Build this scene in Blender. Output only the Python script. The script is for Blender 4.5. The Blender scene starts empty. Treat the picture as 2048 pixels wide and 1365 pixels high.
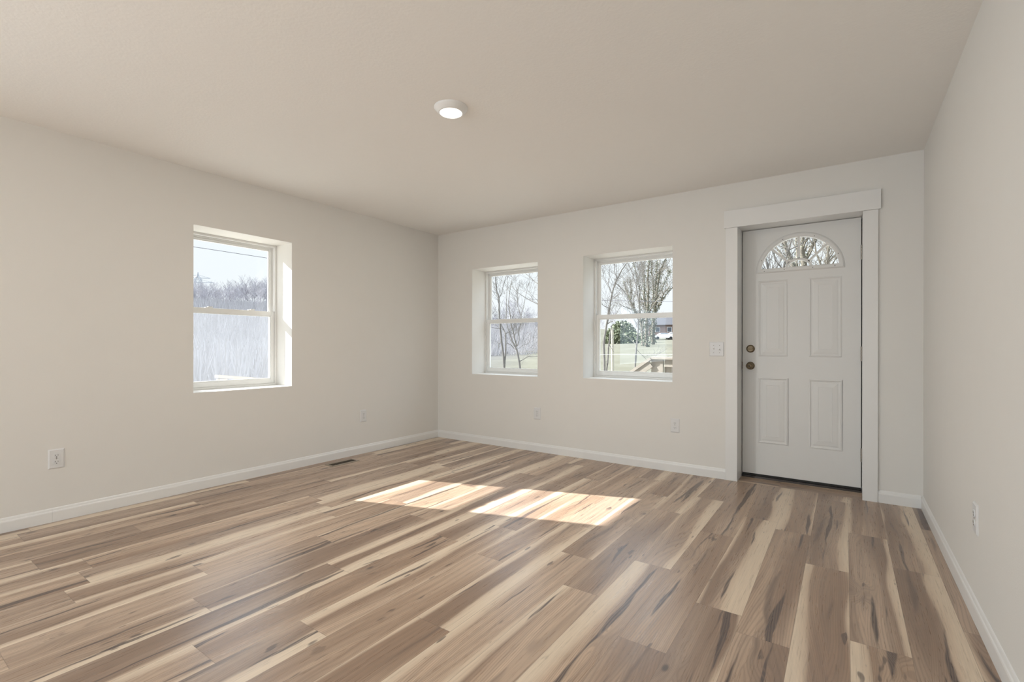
import bpy, bmesh, math, random
from mathutils import Vector, Matrix, noise
random.seed(7)
scene = bpy.context.scene
COL = scene.collection

# ------------------------------------------------------------------ camera
CAM = Vector((4.04713, -4.29565, 1.09934))
YAW, ROLL, FPX, SX, SY = 0.609867, 0.0017564, 963.938, -6.3211, 10.3079
_F = Vector((-math.sin(YAW), math.cos(YAW), 0))
_R0 = Vector((math.cos(YAW), math.sin(YAW), 0))
_U0 = Vector((0, 0, 1))
_R = math.cos(ROLL) * _R0 + math.sin(ROLL) * _U0
_U = -math.sin(ROLL) * _R0 + math.cos(ROLL) * _U0
cd = bpy.data.cameras.new('camera')
cam = bpy.data.objects.new('camera', cd)
COL.objects.link(cam)
cd.sensor_width = 36
cd.lens = FPX / 2048 * 36
cd.shift_x = -SX / 2048
cd.shift_y = SY / 2048
cd.clip_start = 0.02
cd.clip_end = 2000
M4 = Matrix.Identity(4)
for i in range(3):
    M4[i][0] = _R[i]; M4[i][1] = _U[i]; M4[i][2] = -_F[i]; M4[i][3] = CAM[i]
cam.matrix_world = M4
scene.camera = cam

# ------------------------------------------------------------------ colour management, world, sun, fill lamps
scene.view_settings.view_transform = 'Standard'
scene.view_settings.look = 'None'
scene.view_settings.gamma = 1.0
scene.view_settings.use_curve_mapping = False
scene.view_settings.exposure = 0.0

world = bpy.data.worlds.new('sky')
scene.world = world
world.use_nodes = True
wn = world.node_tree.nodes; wl = world.node_tree.links
wn.clear()
wo = wn.new('ShaderNodeOutputWorld'); wb = wn.new('ShaderNodeBackground')
wg = wn.new('ShaderNodeTexCoord'); ws = wn.new('ShaderNodeSeparateXYZ')
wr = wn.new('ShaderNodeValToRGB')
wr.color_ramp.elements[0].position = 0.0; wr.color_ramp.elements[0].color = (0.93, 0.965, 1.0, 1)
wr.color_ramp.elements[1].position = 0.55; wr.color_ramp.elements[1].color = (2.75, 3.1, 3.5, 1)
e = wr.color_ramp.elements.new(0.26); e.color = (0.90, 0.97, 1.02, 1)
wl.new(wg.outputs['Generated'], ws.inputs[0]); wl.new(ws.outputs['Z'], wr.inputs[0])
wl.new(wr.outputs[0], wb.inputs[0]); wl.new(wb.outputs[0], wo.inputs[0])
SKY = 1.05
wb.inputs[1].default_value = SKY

SUN_AZ, SUN_EL, SUN_E = math.radians(18.9), math.radians(30.6), 17.0
sd = bpy.data.lights.new('sun', 'SUN'); sd.energy = SUN_E; sd.angle = math.radians(0.55)
sd.color = (1.0, 0.985, 0.965)
sun = bpy.data.objects.new('sun', sd); COL.objects.link(sun)
dvec = Vector((math.cos(SUN_EL) * math.cos(SUN_AZ), math.cos(SUN_EL) * math.sin(SUN_AZ), -math.sin(SUN_EL)))
sun.rotation_euler = dvec.to_track_quat('-Z', 'Y').to_euler()
sun.location = (-20, -10, 20)

def area(name, loc, direction, sx, sy, power, color, disk=False):
    a = bpy.data.lights.new(name, 'AREA')
    a.shape = 'DISK' if disk else 'RECTANGLE'
    a.size = sx
    if not disk: a.size_y = sy
    a.energy = power; a.color = color
    o = bpy.data.objects.new(name, a); COL.objects.link(o)
    o.location = loc
    o.rotation_euler = Vector(direction).to_track_quat('-Z', 'Y').to_euler()
    return o
W_IN, Y_REAR, H = 4.4808, -9.0, 2.44
# fill lamps added in two unseen, made-up openings behind the camera
area('fill_rear_opening', (2.2, Y_REAR - 0.02, 1.08), (0, 1, 0), 3.0, 2.0, 36, (0.86, 0.94, 1.0))
area('fill_side_opening', (-0.05, -6.9, 1.35), (1, 0, 0), 3.4, 1.3, 58, (0.58, 0.80, 1.0))

# ------------------------------------------------------------------ helpers
def lin(*c):
    r = []
    for v in c:
        v /= 255.0
        r.append(v / 12.92 if v <= 0.04045 else ((v + 0.055) / 1.055) ** 2.4)
    return (*r, 1.0)

def new_mat(name):
    m = bpy.data.materials.new(name); m.use_nodes = True
    nt = m.node_tree
    return m, nt, nt.nodes['Principled BSDF']

def mat(name, col, rough=0.5, metal=0.0, spec=0.5, bump=0.0, bscale=100.0, var=0.0, vscale=8.0):
    m, nt, b = new_mat(name)
    b.inputs['Base Color'].default_value = col
    b.inputs['Roughness'].default_value = rough
    b.inputs['Metallic'].default_value = metal
    b.inputs['Specular IOR Level'].default_value = spec
    tc = nt.nodes.new('ShaderNodeTexCoord')
    n = nt.nodes.new('ShaderNodeTexNoise'); n.inputs['Scale'].default_value = vscale; n.inputs['Detail'].default_value = 4
    nt.links.new(tc.outputs['Object'], n.inputs['Vector'])
    hv = nt.nodes.new('ShaderNodeHueSaturation'); hv.inputs['Color'].default_value = col
    mr = nt.nodes.new('ShaderNodeMapRange')
    mr.inputs['To Min'].default_value = 1 - var; mr.inputs['To Max'].default_value = 1 + var
    nt.links.new(n.outputs['Fac'], mr.inputs['Value']); nt.links.new(mr.outputs[0], hv.inputs['Value'])
    nt.links.new(hv.outputs[0], b.inputs['Base Color'])
    if bump:
        n2 = nt.nodes.new('ShaderNodeTexNoise'); n2.inputs['Scale'].default_value = bscale; n2.inputs['Detail'].default_value = 2
        nt.links.new(tc.outputs['Object'], n2.inputs['Vector'])
        bp = nt.nodes.new('ShaderNodeBump'); bp.inputs['Strength'].default_value = bump; bp.inputs['Distance'].default_value = 0.002
        nt.links.new(n2.outputs['Fac'], bp.inputs['Height']); nt.links.new(bp.outputs[0], b.inputs['Normal'])
    return m

WALL_C = (0.80, 0.782, 0.745, 1)
M_wall = mat('wall_paint', WALL_C, 0.7, spec=0.3, bump=0.12, bscale=160, var=0.01)
M_ceil = mat('ceiling_paint', (0.88, 0.865, 0.835, 1), 0.85, spec=0.2, bump=0.35, bscale=70, var=0.012, vscale=30)
M_trim = mat('trim_paint', (0.83, 0.825, 0.81, 1), 0.35, var=0.01)
M_door = mat('door_paint', (0.77, 0.765, 0.745, 1), 0.38, var=0.01, bump=0.03, bscale=60)
M_vinyl = mat('white_vinyl', (0.84, 0.84, 0.82, 1), 0.3, var=0.01)
M_plate = mat('plate_plastic', (0.77, 0.77, 0.77, 1), 0.28, var=0.0)
M_dark = mat('dark_slot', (0.05, 0.045, 0.04, 1), 0.7)
M_brass = mat('aged_brass', (0.20, 0.155, 0.10, 1), 0.38, metal=0.8, var=0.25, vscale=60)
M_nickel = mat('hinge_metal', (0.36, 0.33, 0.29, 1), 0.45, metal=0.6, var=0.1)
M_rubber = mat('black_sweep', (0.012, 0.011, 0.010, 1), 0.6, var=0.4, vscale=60, bump=0.5, bscale=80)
M_thresh = mat('threshold_metal', (0.05, 0.045, 0.045, 1), 0.35, metal=0.6, var=0.3)
M_latch = mat('latch_rust', (0.10, 0.05, 0.03, 1), 0.6, metal=0.3, var=0.3, vscale=50)
M_grille = mat('vent_brown', (0.11, 0.085, 0.055, 1), 0.5, metal=0.3)
M_vframe = mat('vent_frame', (0.30, 0.25, 0.19, 1), 0.4, metal=0.2)
M_ext = mat('outside_cladding', (0.75, 0.75, 0.73, 1), 0.7, var=0.03)
M_deck = mat('deck_lumber', (0.29, 0.26, 0.22, 1), 0.75, var=0.22, vscale=14)
M_bark = mat('bark_grey', (0.115, 0.108, 0.10, 1), 0.9, var=0.35, vscale=9)
M_bark2 = mat('bark_tan', (0.14, 0.125, 0.10, 1), 0.9, var=0.3, vscale=9)
M_twig = mat('twig_grey', (0.095, 0.092, 0.094, 1), 0.9, var=0.2, vscale=3)
M_far = mat('far_wood_hazed', (0.33, 0.32, 0.345, 1), 0.95, var=0.2, vscale=1)  # pale grey-lilac: haze of distance is put into this colour
M_ivy = mat('ivy_leaf', (0.10, 0.115, 0.07, 1), 0.5, var=0.5, vscale=20)
M_bush = mat('bush_leaf', (0.145, 0.165, 0.095, 1), 0.5, var=0.5, vscale=6)
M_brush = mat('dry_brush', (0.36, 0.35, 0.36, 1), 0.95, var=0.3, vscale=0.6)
M_wire = mat('wire_sheath', (0.10, 0.10, 0.12, 1), 0.6)
M_wirew = mat('wire_pale', (0.75, 0.76, 0.78, 1), 0.5)
M_pylon = mat('galvanised_steel', (0.42, 0.44, 0.47, 1), 0.5, metal=0.3)
M_pole = mat('weathered_post', (0.32, 0.30, 0.25, 1), 0.85, var=0.2, vscale=12)
M_brick = mat('brick_house', (0.20, 0.14, 0.125, 1), 0.9, var=0.2, vscale=3)
M_roof = mat('grey_shingle', (0.06, 0.06, 0.068, 1), 0.9, var=0.15, vscale=4)
M_carw = mat('white_car_paint', (0.85, 0.85, 0.87, 1), 0.25)
M_carg = mat('car_glass', (0.06, 0.07, 0.09, 1), 0.1)
M_tyre = mat('tyre', (0.03, 0.03, 0.03, 1), 0.8)

def glass_mat():
    m = bpy.data.materials.new('window_glass'); m.use_nodes = True
    nt = m.node_tree; nt.nodes.clear()
    o = nt.nodes.new('ShaderNodeOutputMaterial'); mx = nt.nodes.new('ShaderNodeMixShader')
    t = nt.nodes.new('ShaderNodeBsdfTransparent'); g = nt.nodes.new('ShaderNodeBsdfGlossy'); f = nt.nodes.new('ShaderNodeFresnel')
    t.inputs[0].default_value = (0.97, 0.985, 0.98, 1); g.inputs['Roughness'].default_value = 0.01
    f.inputs['IOR'].default_value = 1.45
    nt.links.new(f.outputs[0], mx.inputs[0]); nt.links.new(t.outputs[0], mx.inputs[1]); nt.links.new(g.outputs[0], mx.inputs[2])
    nt.links.new(mx.outputs[0], o.inputs[0])
    return m
M_glass = glass_mat()

def screen_mat(name, cover):
    m = bpy.data.materials.new(name); m.use_nodes = True
    nt = m.node_tree; nt.nodes.clear()
    o = nt.nodes.new('ShaderNodeOutputMaterial'); mx = nt.nodes.new('ShaderNodeMixShader'); m2 = nt.nodes.new('ShaderNodeMixShader')
    t = nt.nodes.new('ShaderNodeBsdfTransparent'); d = nt.nodes.new('ShaderNodeBsdfDiffuse'); tr = nt.nodes.new('ShaderNodeBsdfTranslucent')
    d.inputs[0].default_value = (0.33, 0.34, 0.36, 1); tr.inputs[0].default_value = (0.33, 0.34, 0.36, 1)
    tc = nt.nodes.new('ShaderNodeTexCoord'); n = nt.nodes.new('ShaderNodeTexNoise'); n.inputs['Scale'].default_value = 9
    mr = nt.nodes.new('ShaderNodeMapRange'); mr.inputs['To Min'].default_value = cover * 0.85; mr.inputs['To Max'].default_value = cover * 1.15
    nt.links.new(tc.outputs['Object'], n.inputs['Vector']); nt.links.new(n.outputs['Fac'], mr.inputs['Value'])
    m2.inputs[0].default_value = 0.62
    nt.links.new(d.outputs[0], m2.inputs[1]); nt.links.new(tr.outputs[0], m2.inputs[2])
    nt.links.new(mr.outputs[0], mx.inputs[0])
    nt.links.new(t.outputs[0], mx.inputs[1]); nt.links.new(m2.outputs[0], mx.inputs[2]); nt.links.new(mx.outputs[0], o.inputs[0])
    return m
M_screen = screen_mat('insect_screen', 0.27)

def emis(name, col, s):
    m, nt, b = new_mat(name)
    b.inputs['Emission Color'].default_value = col; b.inputs['Emission Strength'].default_value = s
    return m
M_lens = emis('lamp_diffuser', (1.0, 0.93, 0.84, 1), 3.0)

class MB:
    def __init__(self): self.v = []; self.f = []
    def add(self, vs, fs):
        n = len(self.v); self.v += [tuple(a) for a in vs]; self.f += [tuple(i + n for i in q) for q in fs]
    def box(self, x0, x1, y0, y1, z0, z1, bev=0.0):
        if bev <= 0:
            vs = [(x, y, z) for z in (z0, z1) for y in (y0, y1) for x in (x0, x1)]
            self.add(vs, [(0, 2, 3, 1), (4, 5, 7, 6), (0, 1, 5, 4), (2, 6, 7, 3), (0, 4, 6, 2), (1, 3, 7, 5)])
        else:
            bm = bmesh.new()
            bmesh.ops.create_cube(bm, size=1)
            for v in bm.verts:
                v.co = Vector(((x0 + x1) / 2 + v.co.x * (x1 - x0), (y0 + y1) / 2 + v.co.y * (y1 - y0), (z0 + z1) / 2 + v.co.z * (z1 - z0)))
            bmesh.ops.bevel(bm, geom=bm.edges[:], offset=bev, segments=2, affect='EDGES', profile=0.6)
            bm.verts.index_update()
            self.add([v.co[:] for v in bm.verts], [[v.index for v in f.verts] for f in bm.faces])
            bm.free()
    def bar(self, a, b, w, h, up=(0, 0, 1)):
        a = Vector(a); b = Vector(b); d = (b - a).normalized(); s = d.cross(Vector(up)).normalized(); u = s.cross(d)
        vs = []
        for p in (a, b):
            for i, j in ((-1, -1), (1, -1), (1, 1), (-1, 1)): vs.append(p + s * (i * w / 2) + u * (j * h / 2))
        self.add(vs, [(3, 2, 1, 0), (4, 5, 6, 7), (0, 1, 5, 4), (1, 2, 6, 5), (2, 3, 7, 6), (3, 0, 4, 7)])
    def tube(self, pts, rad, n=6, cap=True):
        pts = [Vector(p) for p in pts]
        rings = []
        prev = None
        for i, p in enumerate(pts):
            d = (pts[min(i + 1, len(pts) - 1)] - pts[max(i - 1, 0)])
            if d.length < 1e-9: d = Vector((0, 0, 1))
            d.normalize()
            if prev is None:
                s = d.cross(Vector((0.3, 0.9, 0.31))).normalized()
            else:
                s = (prev - d * prev.dot(d)).normalized()
            prev = s; u = d.cross(s)
            r = rad[i] if hasattr(rad, '__len__') else rad
            rings.append([p + (s * math.cos(2 * math.pi * k / n) + u * math.sin(2 * math.pi * k / n)) * r for k in range(n)])
        vs = [q for r in rings for q in r]; fs = []
        for i in range(len(rings) - 1):
            for k in range(n):
                a = i * n + k; b = i * n + (k + 1) % n
                fs.append((a, b, b + n, a + n))
        if cap:
            fs.append(tuple(range(n - 1, -1, -1))); m = (len(rings) - 1) * n; fs.append(tuple(range(m, m + n)))
        self.add(vs, fs)
    def lathe(self, prof, n=32, origin=(0, 0, 0), axis='z'):
        vs = []
        for r, h in prof:
            for k in range(n):
                a = 2 * math.pi * k / n
                c, s = r * math.cos(a), r * math.sin(a)
                if axis == 'z': q = (c, s, h)
                elif axis == 'y': q = (c, h, s)
                else: q = (h, c, s)
                vs.append((q[0] + origin[0], q[1] + origin[1], q[2] + origin[2]))
        fs = []
        for i in range(len(prof) - 1):
            for k in range(n):
                a = i * n + k; b = i * n + (k + 1) % n
                fs.append((a, b, b + n, a + n))
        fs.append(tuple(range(n))); m = (len(prof) - 1) * n; fs.append(tuple(range(m + n - 1, m - 1, -1)))
        self.add(vs, fs)
    def extrude_profile(self, prof, a, b, out, up=(0, 0, 1)):
        """prof: list of (outward, height) going round; swept from a to b"""
        a = Vector(a); b = Vector(b); out = Vector(out); up = Vector(up); n = len(prof)
        vs = [p + out * o + up * h for p in (a, b) for o, h in prof]
        fs = [(i, (i + 1) % n, (i + 1) % n + n, i + n) for i in range(n)]
        fs += [tuple(range(n - 1, -1, -1)), tuple(range(n, 2 * n))]
        self.add(vs, fs)
    def build(self, name, m, parent=None, smooth=False, loc=None, fix=True):
        me = bpy.data.meshes.new(name); me.from_pydata(self.v, [], self.f)
        if fix:
            bm = bmesh.new(); bm.from_mesh(me); bmesh.ops.recalc_face_normals(bm, faces=bm.faces[:]); bm.to_mesh(me); bm.free()
        me.materials.append(m)
        if smooth:
            for p in me.polygons: p.use_smooth = True
        o = bpy.data.objects.new(name, me); COL.objects.link(o)
        if parent: o.parent = parent
        if loc: o.location = loc
        return o

def tag(o, label=None, cat=None, group=None, kind=None):
    if label: o['label'] = label
    if cat: o['category'] = cat
    if group: o['group'] = group
    if kind: o['kind'] = kind
    return o
def empty(name, loc=(0, 0, 0), rz=0.0):
    o = bpy.data.objects.new(name, None); COL.objects.link(o); o.location = loc; o.rotation_euler = (0, 0, rz); o.empty_display_size = 0.1
    return o
def copy_tree(o, parent=None):
    c = o.copy(); COL.objects.link(c); c.parent = parent
    for ch in list(o.children): copy_tree(ch, c)
    return c
def smooth_angle(o, deg=35):
    for p in o.data.polygons: p.use_smooth = True
    try: o.data.set_sharp_from_angle(angle=math.radians(deg))
    except Exception: pass
def at(u, v, Y):
    """point on the plane y = Y seen at photo pixel (u, v); used to lay out the garden"""
    d = _F + _R * ((u - 1024 - SX) / FPX) + _U * ((682.5 + SY - v) / FPX)
    return CAM + d * ((Y - CAM.y) / d.y)

# ------------------------------------------------------------------ room shell
D = 0.25      # depth of the window recesses
T = 0.36      # wall thickness
LW = (-2.673, -1.882, 0.740, 2.018)       # left window opening   (y0, y1, z0, z1)
W1 = (0.530, 1.412, 0.780, 1.982)         # back wall openings    (x0, x1, z0, z1)
W2 = (1.936, 2.800, 0.786, 1.988)
DR = (3.300, 4.170, -0.06, 2.095)         # rough door opening
SIDE = (-8.60, -5.20, 0.70, 2.00)  # unseen opening, added to take the side fill lamp
REAR = (0.70, 3.70, 0.08, 2.08)  # unseen opening, added to take the rear fill lamp

def wall_holes(name, us, zs, holes, mapf, t0, t1, m):
    us = sorted(set(us + [a for h in holes for a in h[:2]])); zs = sorted(set(zs + [a for h in holes for a in h[2:]]))
    mb = MB()
    def q(a, b, c, d): mb.add([a, b, c, d], [(0, 1, 2, 3)])
    for i in range(len(us) - 1):
        for j in range(len(zs) - 1):
            uc, zc = (us[i] + us[i + 1]) / 2, (zs[j] + zs[j + 1]) / 2
            if any(h[0] < uc < h[1] and h[2] < zc < h[3] for h in holes): continue
            for t in (t0, t1):
                q(mapf(us[i], t, zs[j]), mapf(us[i + 1], t, zs[j]), mapf(us[i + 1], t, zs[j + 1]), mapf(us[i], t, zs[j + 1]))
    for a, b, c, d in holes + [(us[0], us[-1], zs[0], zs[-1])]:
        q(mapf(a, t0, c), mapf(a, t1, c), mapf(a, t1, d), mapf(a, t0, d)); q(mapf(b, t0, c), mapf(b, t1, c), mapf(b, t1, d), mapf(b, t0, d))
        if c > 0.0: q(mapf(a, t0, c), mapf(a, t1, c), mapf(b, t1, c), mapf(b, t0, c))
        q(mapf(a, t0, d), mapf(a, t1, d), mapf(b, t1, d), mapf(b, t0, d))
    me = bpy.data.meshes.new(name); me.from_pydata(mb.v, [], mb.f)
    bm = bmesh.new(); bm.from_mesh(me); bmesh.ops.remove_doubles(bm, verts=bm.verts[:], dist=1e-5)
    bmesh.ops.recalc_face_normals(bm, faces=bm.faces[:]); bm.to_mesh(me); bm.free()
    me.materials.append(m)
    o = bpy.data.objects.new(name, me); COL.objects.link(o)
    return tag(o, kind='structure')

wall_holes('wall_left', [Y_REAR, 0.0], [0, H], [LW, SIDE], lambda u, t, z: (-t, u, z), 0.0, T, M_wall)
wall_holes('wall_front', [-T, W_IN + 0.15], [0, H], [W1, W2, (DR[0], DR[1], 0.0, DR[3])], lambda u, t, z: (u, t, z), 0.0, T, M_wall)
wall_holes('wall_right', [Y_REAR, 0.0], [0, H], [], lambda u, t, z: (W_IN + t, u, z), 0.0, 0.15, M_wall)
wall_holes('wall_rear', [-T, W_IN + 0.15], [0, H], [REAR], lambda u, t, z: (u, Y_REAR - t, z), 0.0, 0.15, M_wall)
c = MB(); c.box(-T, W_IN + 0.15, Y_REAR - 0.15, T, H, H + 0.2)
tag(c.build('ceiling', M_ceil), kind='structure')
r = MB()
r.add([(-0.9, Y_REAR - 0.6, H + 0.2), (W_IN + 0.7, Y_REAR - 0.6, H + 0.2), (W_IN + 0.7, T + 0.35, H + 0.2), (-0.9, T + 0.35, H + 0.2),
       (-0.9, -4.4, H + 2.0), (W_IN + 0.7, -4.4, H + 2.0)], [(0, 3, 2, 1), (0, 1, 5, 4), (3, 4, 5, 2), (0, 4, 3), (1, 2, 5)])
tag(r.build('roof', M_roof), kind='structure')

# ---- floor: one mesh of planks, each with its own random seed
PW, PL = 0.18, 1.275
JOINTS = {0: -1.428, 1: -2.085, 2: -1.232, -1: -2.27, -2: -0.865, -4: -1.895, -3: -2.56, -5: -2.33, -6: -2.02, -7: -2.905, -8: -2.302,
          -9: -1.92, -10: -2.235, -12: -3.365, -15: -3.668, -17: -3.52, -19: -3.2, -11: -1.55, -13: -2.65, -14: -1.95, -16: -2.3, -18: -2.4}
def build_floor():
    verts, faces, uv, uvn, ids = [], [], [], [], []
    rnd = random.Random(21)
    def plank(x0, x1, y0, y1, lx0, ly0, lx1, ly1, fw, fl, seed, swap=False):
        n = len(verts)
        verts.extend([(x0, y0, 0), (x1, y0, 0), (x1, y1, 0), (x0, y1, 0)])
        faces.append((n, n + 1, n + 2, n + 3))
        loc = [(lx0, ly0), (lx1, ly0), (lx1, ly1), (lx0, ly1)]
        if swap: loc = [(lx0, ly0), (lx0, ly1), (lx1, ly1), (lx1, ly0)]
        uv.extend(loc); uvn.extend([(a / fw, b / fl) for a, b in loc]); ids.extend([seed] * 4)
    for k in range(-22, 4):
        ex0 = 3.882 + PW * k; ex1 = ex0 + PW
        x0, x1 = max(ex0, 0.0), min(ex1, W_IN)
        if x1 - x0 < 1e-4: continue
        j = JOINTS.get(k, rnd.uniform(-2.5, -1.3))
        y = j
        while y > Y_REAR: y -= PL
        while y < 0:
            s = (rnd.random(), rnd.random(), rnd.random(), 1)
            a, b = max(y, Y_REAR), min(y + PL, 0.0)
            if b - a > 1e-4: plank(x0, x1, a, b, x0 - ex0, a - y, x1 - ex0, b - y, PW, PL, s)
            y += PL
    # cross strip in the door recess
    for (a, b, q) in ((DR[0], 3.62, 0), (3.62, DR[1], 1)):
        s = (rnd.random(), 0.35, rnd.random(), 1)
        plank(a, b, 0.0, 0.19, 0, a - DR[0] + 0.05, PW, b - DR[0] + 0.05, PW, PL, s, True)
    me = bpy.data.meshes.new('floor'); me.from_pydata(verts, [], faces)
    me.uv_layers.new(name='metres'); me.uv_layers.new(name='unit'); me.color_attributes.new('seed', 'FLOAT_COLOR', 'CORNER')
    u1 = me.uv_layers['metres']; u2 = me.uv_layers['unit']; at_ = me.color_attributes['seed']
    for i in range(len(me.loops)):
        u1.data[i].uv = uv[i]; u2.data[i].uv = uvn[i]; at_.data[i].color = ids[i]
    o = bpy.data.objects.new('floor', me); COL.objects.link(o)
    me.materials.append(wood_mat())
    return tag(o, kind='structure')

def wood_mat():
    m, nt, b = new_mat('oak_plank')
    N = nt.nodes; L = nt.links
    def node(t, **kw):
        n = N.new(t)
        for k, v in kw.items(): setattr(n, k, v)
        return n
    def val(n, i, v):
        if isinstance(v, (int, float, tuple)): n.inputs[i].default_value = v
        else: L.new(v, n.inputs[i])
    def math_(op, a, b2=None, c2=None, clamp=False):
        n = node('ShaderNodeMath', operation=op, use_clamp=clamp); val(n, 0, a)
        if b2 is not None: val(n, 1, b2)
        if c2 is not None: val(n, 2, c2)
        return n.outputs[0]
    def sstep(x, lo, hi, a=0.0, b2=1.0):
        n = node('ShaderNodeMapRange', interpolation_type='SMOOTHSTEP'); val(n, 0, x); n.inputs[1].default_value = lo; n.inputs[2].default_value = hi
        n.inputs[3].default_value = a; n.inputs[4].default_value = b2
        return n.outputs[0]
    def mix(f, a, b2, blend='MIX'):
        n = node('ShaderNodeMix', data_type='RGBA', blend_type=blend)
        val(n, 0, f); val(n, 6, a); val(n, 7, b2)
        return n.outputs[2]
    uv = node('ShaderNodeUVMap', uv_map='metres'); un = node('ShaderNodeUVMap', uv_map='unit')
    sd_ = node('ShaderNodeVertexColor', layer_name='seed')
    sx = node('ShaderNodeSeparateXYZ'); L.new(uv.outputs[0], sx.inputs[0]); U, V = sx.outputs[0], sx.outputs[1]
    sn = node('ShaderNodeSeparateXYZ'); L.new(un.outputs[0], sn.inputs[0])
    sc = node('ShaderNodeSeparateColor'); L.new(sd_.outputs[0], sc.inputs[0]); R1, R2, R3 = sc.outputs[0], sc.outputs[1], sc.outputs[2]
    def coords(su, sv, off):
        c = node('ShaderNodeCombineXYZ')
        val(c, 0, math_('MULTIPLY_ADD', U, su, math_('MULTIPLY', R1, 37.0)))
        val(c, 1, math_('MULTIPLY_ADD', V, sv, math_('MULTIPLY', R2, 53.0)))
        val(c, 2, math_('MULTIPLY_ADD', R3, 29.0, off))
        return c.outputs[0]
    def noise_(vec, scale=1.0, detail=2.0, rough=0.5, dist=0.0):
        n = node('ShaderNodeTexNoise'); L.new(vec, n.inputs['Vector']); n.inputs['Scale'].default_value = scale
        n.inputs['Detail'].default_value = detail; n.inputs['Roughness'].default_value = rough; n.inputs['Distortion'].default_value = dist
        return n.outputs['Fac']
    # knots
    vo = node('ShaderNodeTexVoronoi'); L.new(coords(5.5, 2.6, 3.0), vo.inputs['Vector']); vo.inputs['Scale'].default_value = 1.0
    vc = node('ShaderNodeSeparateColor'); L.new(vo.outputs['Color'], vc.inputs[0])
    kmask = sstep(vc.outputs[0], 0.52, 0.54)
    kd = vo.outputs['Distance']
    knot = math_('MULTIPLY', sstep(kd, 0.025, 0.085, 1.0, 0.0), kmask)
    halo = math_('MULTIPLY', sstep(kd, 0.05, 0.42, 1.0, 0.0), kmask)
    # lengthwise wobble curves, one set per plank
    def curve(freq, off, detail=1.0):
        c = node('ShaderNodeCombineXYZ')
        val(c, 0, math_('MULTIPLY_ADD', V, freq, math_('MULTIPLY', R1, 61.0)))
        val(c, 1, math_('MULTIPLY_ADD', R2, 43.0, off)); val(c, 2, math_('MULTIPLY', R3, 31.0))
        return math_('SUBTRACT', noise_(c.outputs[0], detail=detail), 0.5)
    f1 = noise_(coords(4.6, 0.60, 0.0), detail=0.8)
    f2 = noise_(coords(14.0, 2.2, 5.0), detail=0.8)
    # heartwood: a wandering band; sapwood shows along the plank edges
    cen = math_('ADD', math_('MULTIPLY_ADD', R1, 0.13, 0.025), math_('MULTIPLY', curve(0.9, 3.0), 0.09))
    hw = math_('ADD', math_('MULTIPLY_ADD', R2, 0.100, 0.038), math_('MULTIPLY', curve(1.1, 9.0), 0.085))
    ad = math_('ABSOLUTE', math_('SUBTRACT', U, cen))
    dd = math_('ADD', math_('SUBTRACT', ad, hw), math_('MULTIPLY', math_('SUBTRACT', f2, 0.5), 0.018))
    sap = sstep(dd, -0.007, 0.012)
    pale = sstep(dd, 0.004, 0.040)
    G = math_('ADD', math_('MULTIPLY', ad, math_('MULTIPLY_ADD', R3, 1.6, 1.4)), math_('MULTIPLY', V, math_('MULTIPLY_ADD', R2, 0.30, -0.15)))
    G = math_('ADD', G, math_('MULTIPLY', f1, 0.50))
    G = math_('ADD', G, math_('MULTIPLY', f2, 0.035))
    G = math_('ADD', G, math_('MULTIPLY', halo, 0.10))
    ring = math_('SINE', math_('MULTIPLY', G, 330.0))
    ringf = sstep(ring, -0.3, 1.0)
    ring2 = sstep(math_('SINE', math_('MULTIPLY', G, 74.0)), -0.6, 1.0)
    fib = noise_(coords(170.0, 6.0, 1.0), detail=3.0, rough=0.6)
    tone = noise_(coords(6.0, 0.55, 8.0), detail=1.5, rough=0.5, dist=0.1)
    heart = mix(sstep(tone, 0.34, 0.64), HEART_D, HEART_L)
    plankv = mix(R1, (0.86, 0.85, 0.86, 1), (1.13, 1.11, 1.08, 1))
    heart = mix(1.0, heart, plankv, 'MULTIPLY')
    heart = mix(math_('MULTIPLY', ring2, 0.24), heart, (0.20, 0.145, 0.11, 1))
    heart = mix(math_('MULTIPLY', ringf, 0.27), heart, (0.15, 0.105, 0.078, 1))
    sapc = mix(pale, SAP_1, SAP_2)
    sapc = mix(math_('MULTIPLY', ringf, 0.05), sapc, (0.30, 0.21, 0.14, 1))
    colr = mix(sap, heart, sapc)
    # dark mineral streaks: long lens-shaped marks following the grain
    def streak(seedn, off, freq, wob_, wmax, lo, soft, amount):
        cl = math_('ADD', math_('MULTIPLY_ADD', seedn, 0.15, 0.015), math_('ADD', math_('MULTIPLY', curve(1.3, off, 1.5), wob_), math_('MULTIPLY', curve(7.0, off + 2.0), 0.016)))
        w_ = math_('MULTIPLY', math_('SUBTRACT', curve(freq, off + 5.0, 1.2), lo), wmax)
        w_ = math_('ADD', w_, math_('MULTIPLY', math_('SUBTRACT', fib, 0.5), 0.006))
        d_ = math_('SUBTRACT', math_('ABSOLUTE', math_('SUBTRACT', U, cl)), w_)
        return math_('MULTIPLY', math_('MULTIPLY', sstep(d_, -soft, soft, 1.0, 0.0), sstep(w_, 0.0, 0.004)), amount)
    st = math_('MAXIMUM', streak(R3, 20.0, 1.25, 0.11, 0.085, 0.020, 0.0035, 0.92), streak(R2, 33.0, 2.0, 0.06, 0.038, 0.03, 0.002, 0.88))
    st = math_('MAXIMUM', st, streak(R1, 47.0, 1.5, 0.12, 0.070, 0.05, 0.009, 0.62))
    colr = mix(math_('MULTIPLY', st, math_('MULTIPLY_ADD', ringf, -0.38, 1.0)), colr, STREAK)
    sp = math_('MULTIPLY', sstep(noise_(coords(34.0, 7.5, 31.0), detail=1.0), 0.68, 0.74), sstep(noise_(coords(5.0, 2.0, 41.0), detail=0.0), 0.48, 0.60))
    colr = mix(math_('MULTIPLY', sp, 0.7), colr, STREAK)
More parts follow.
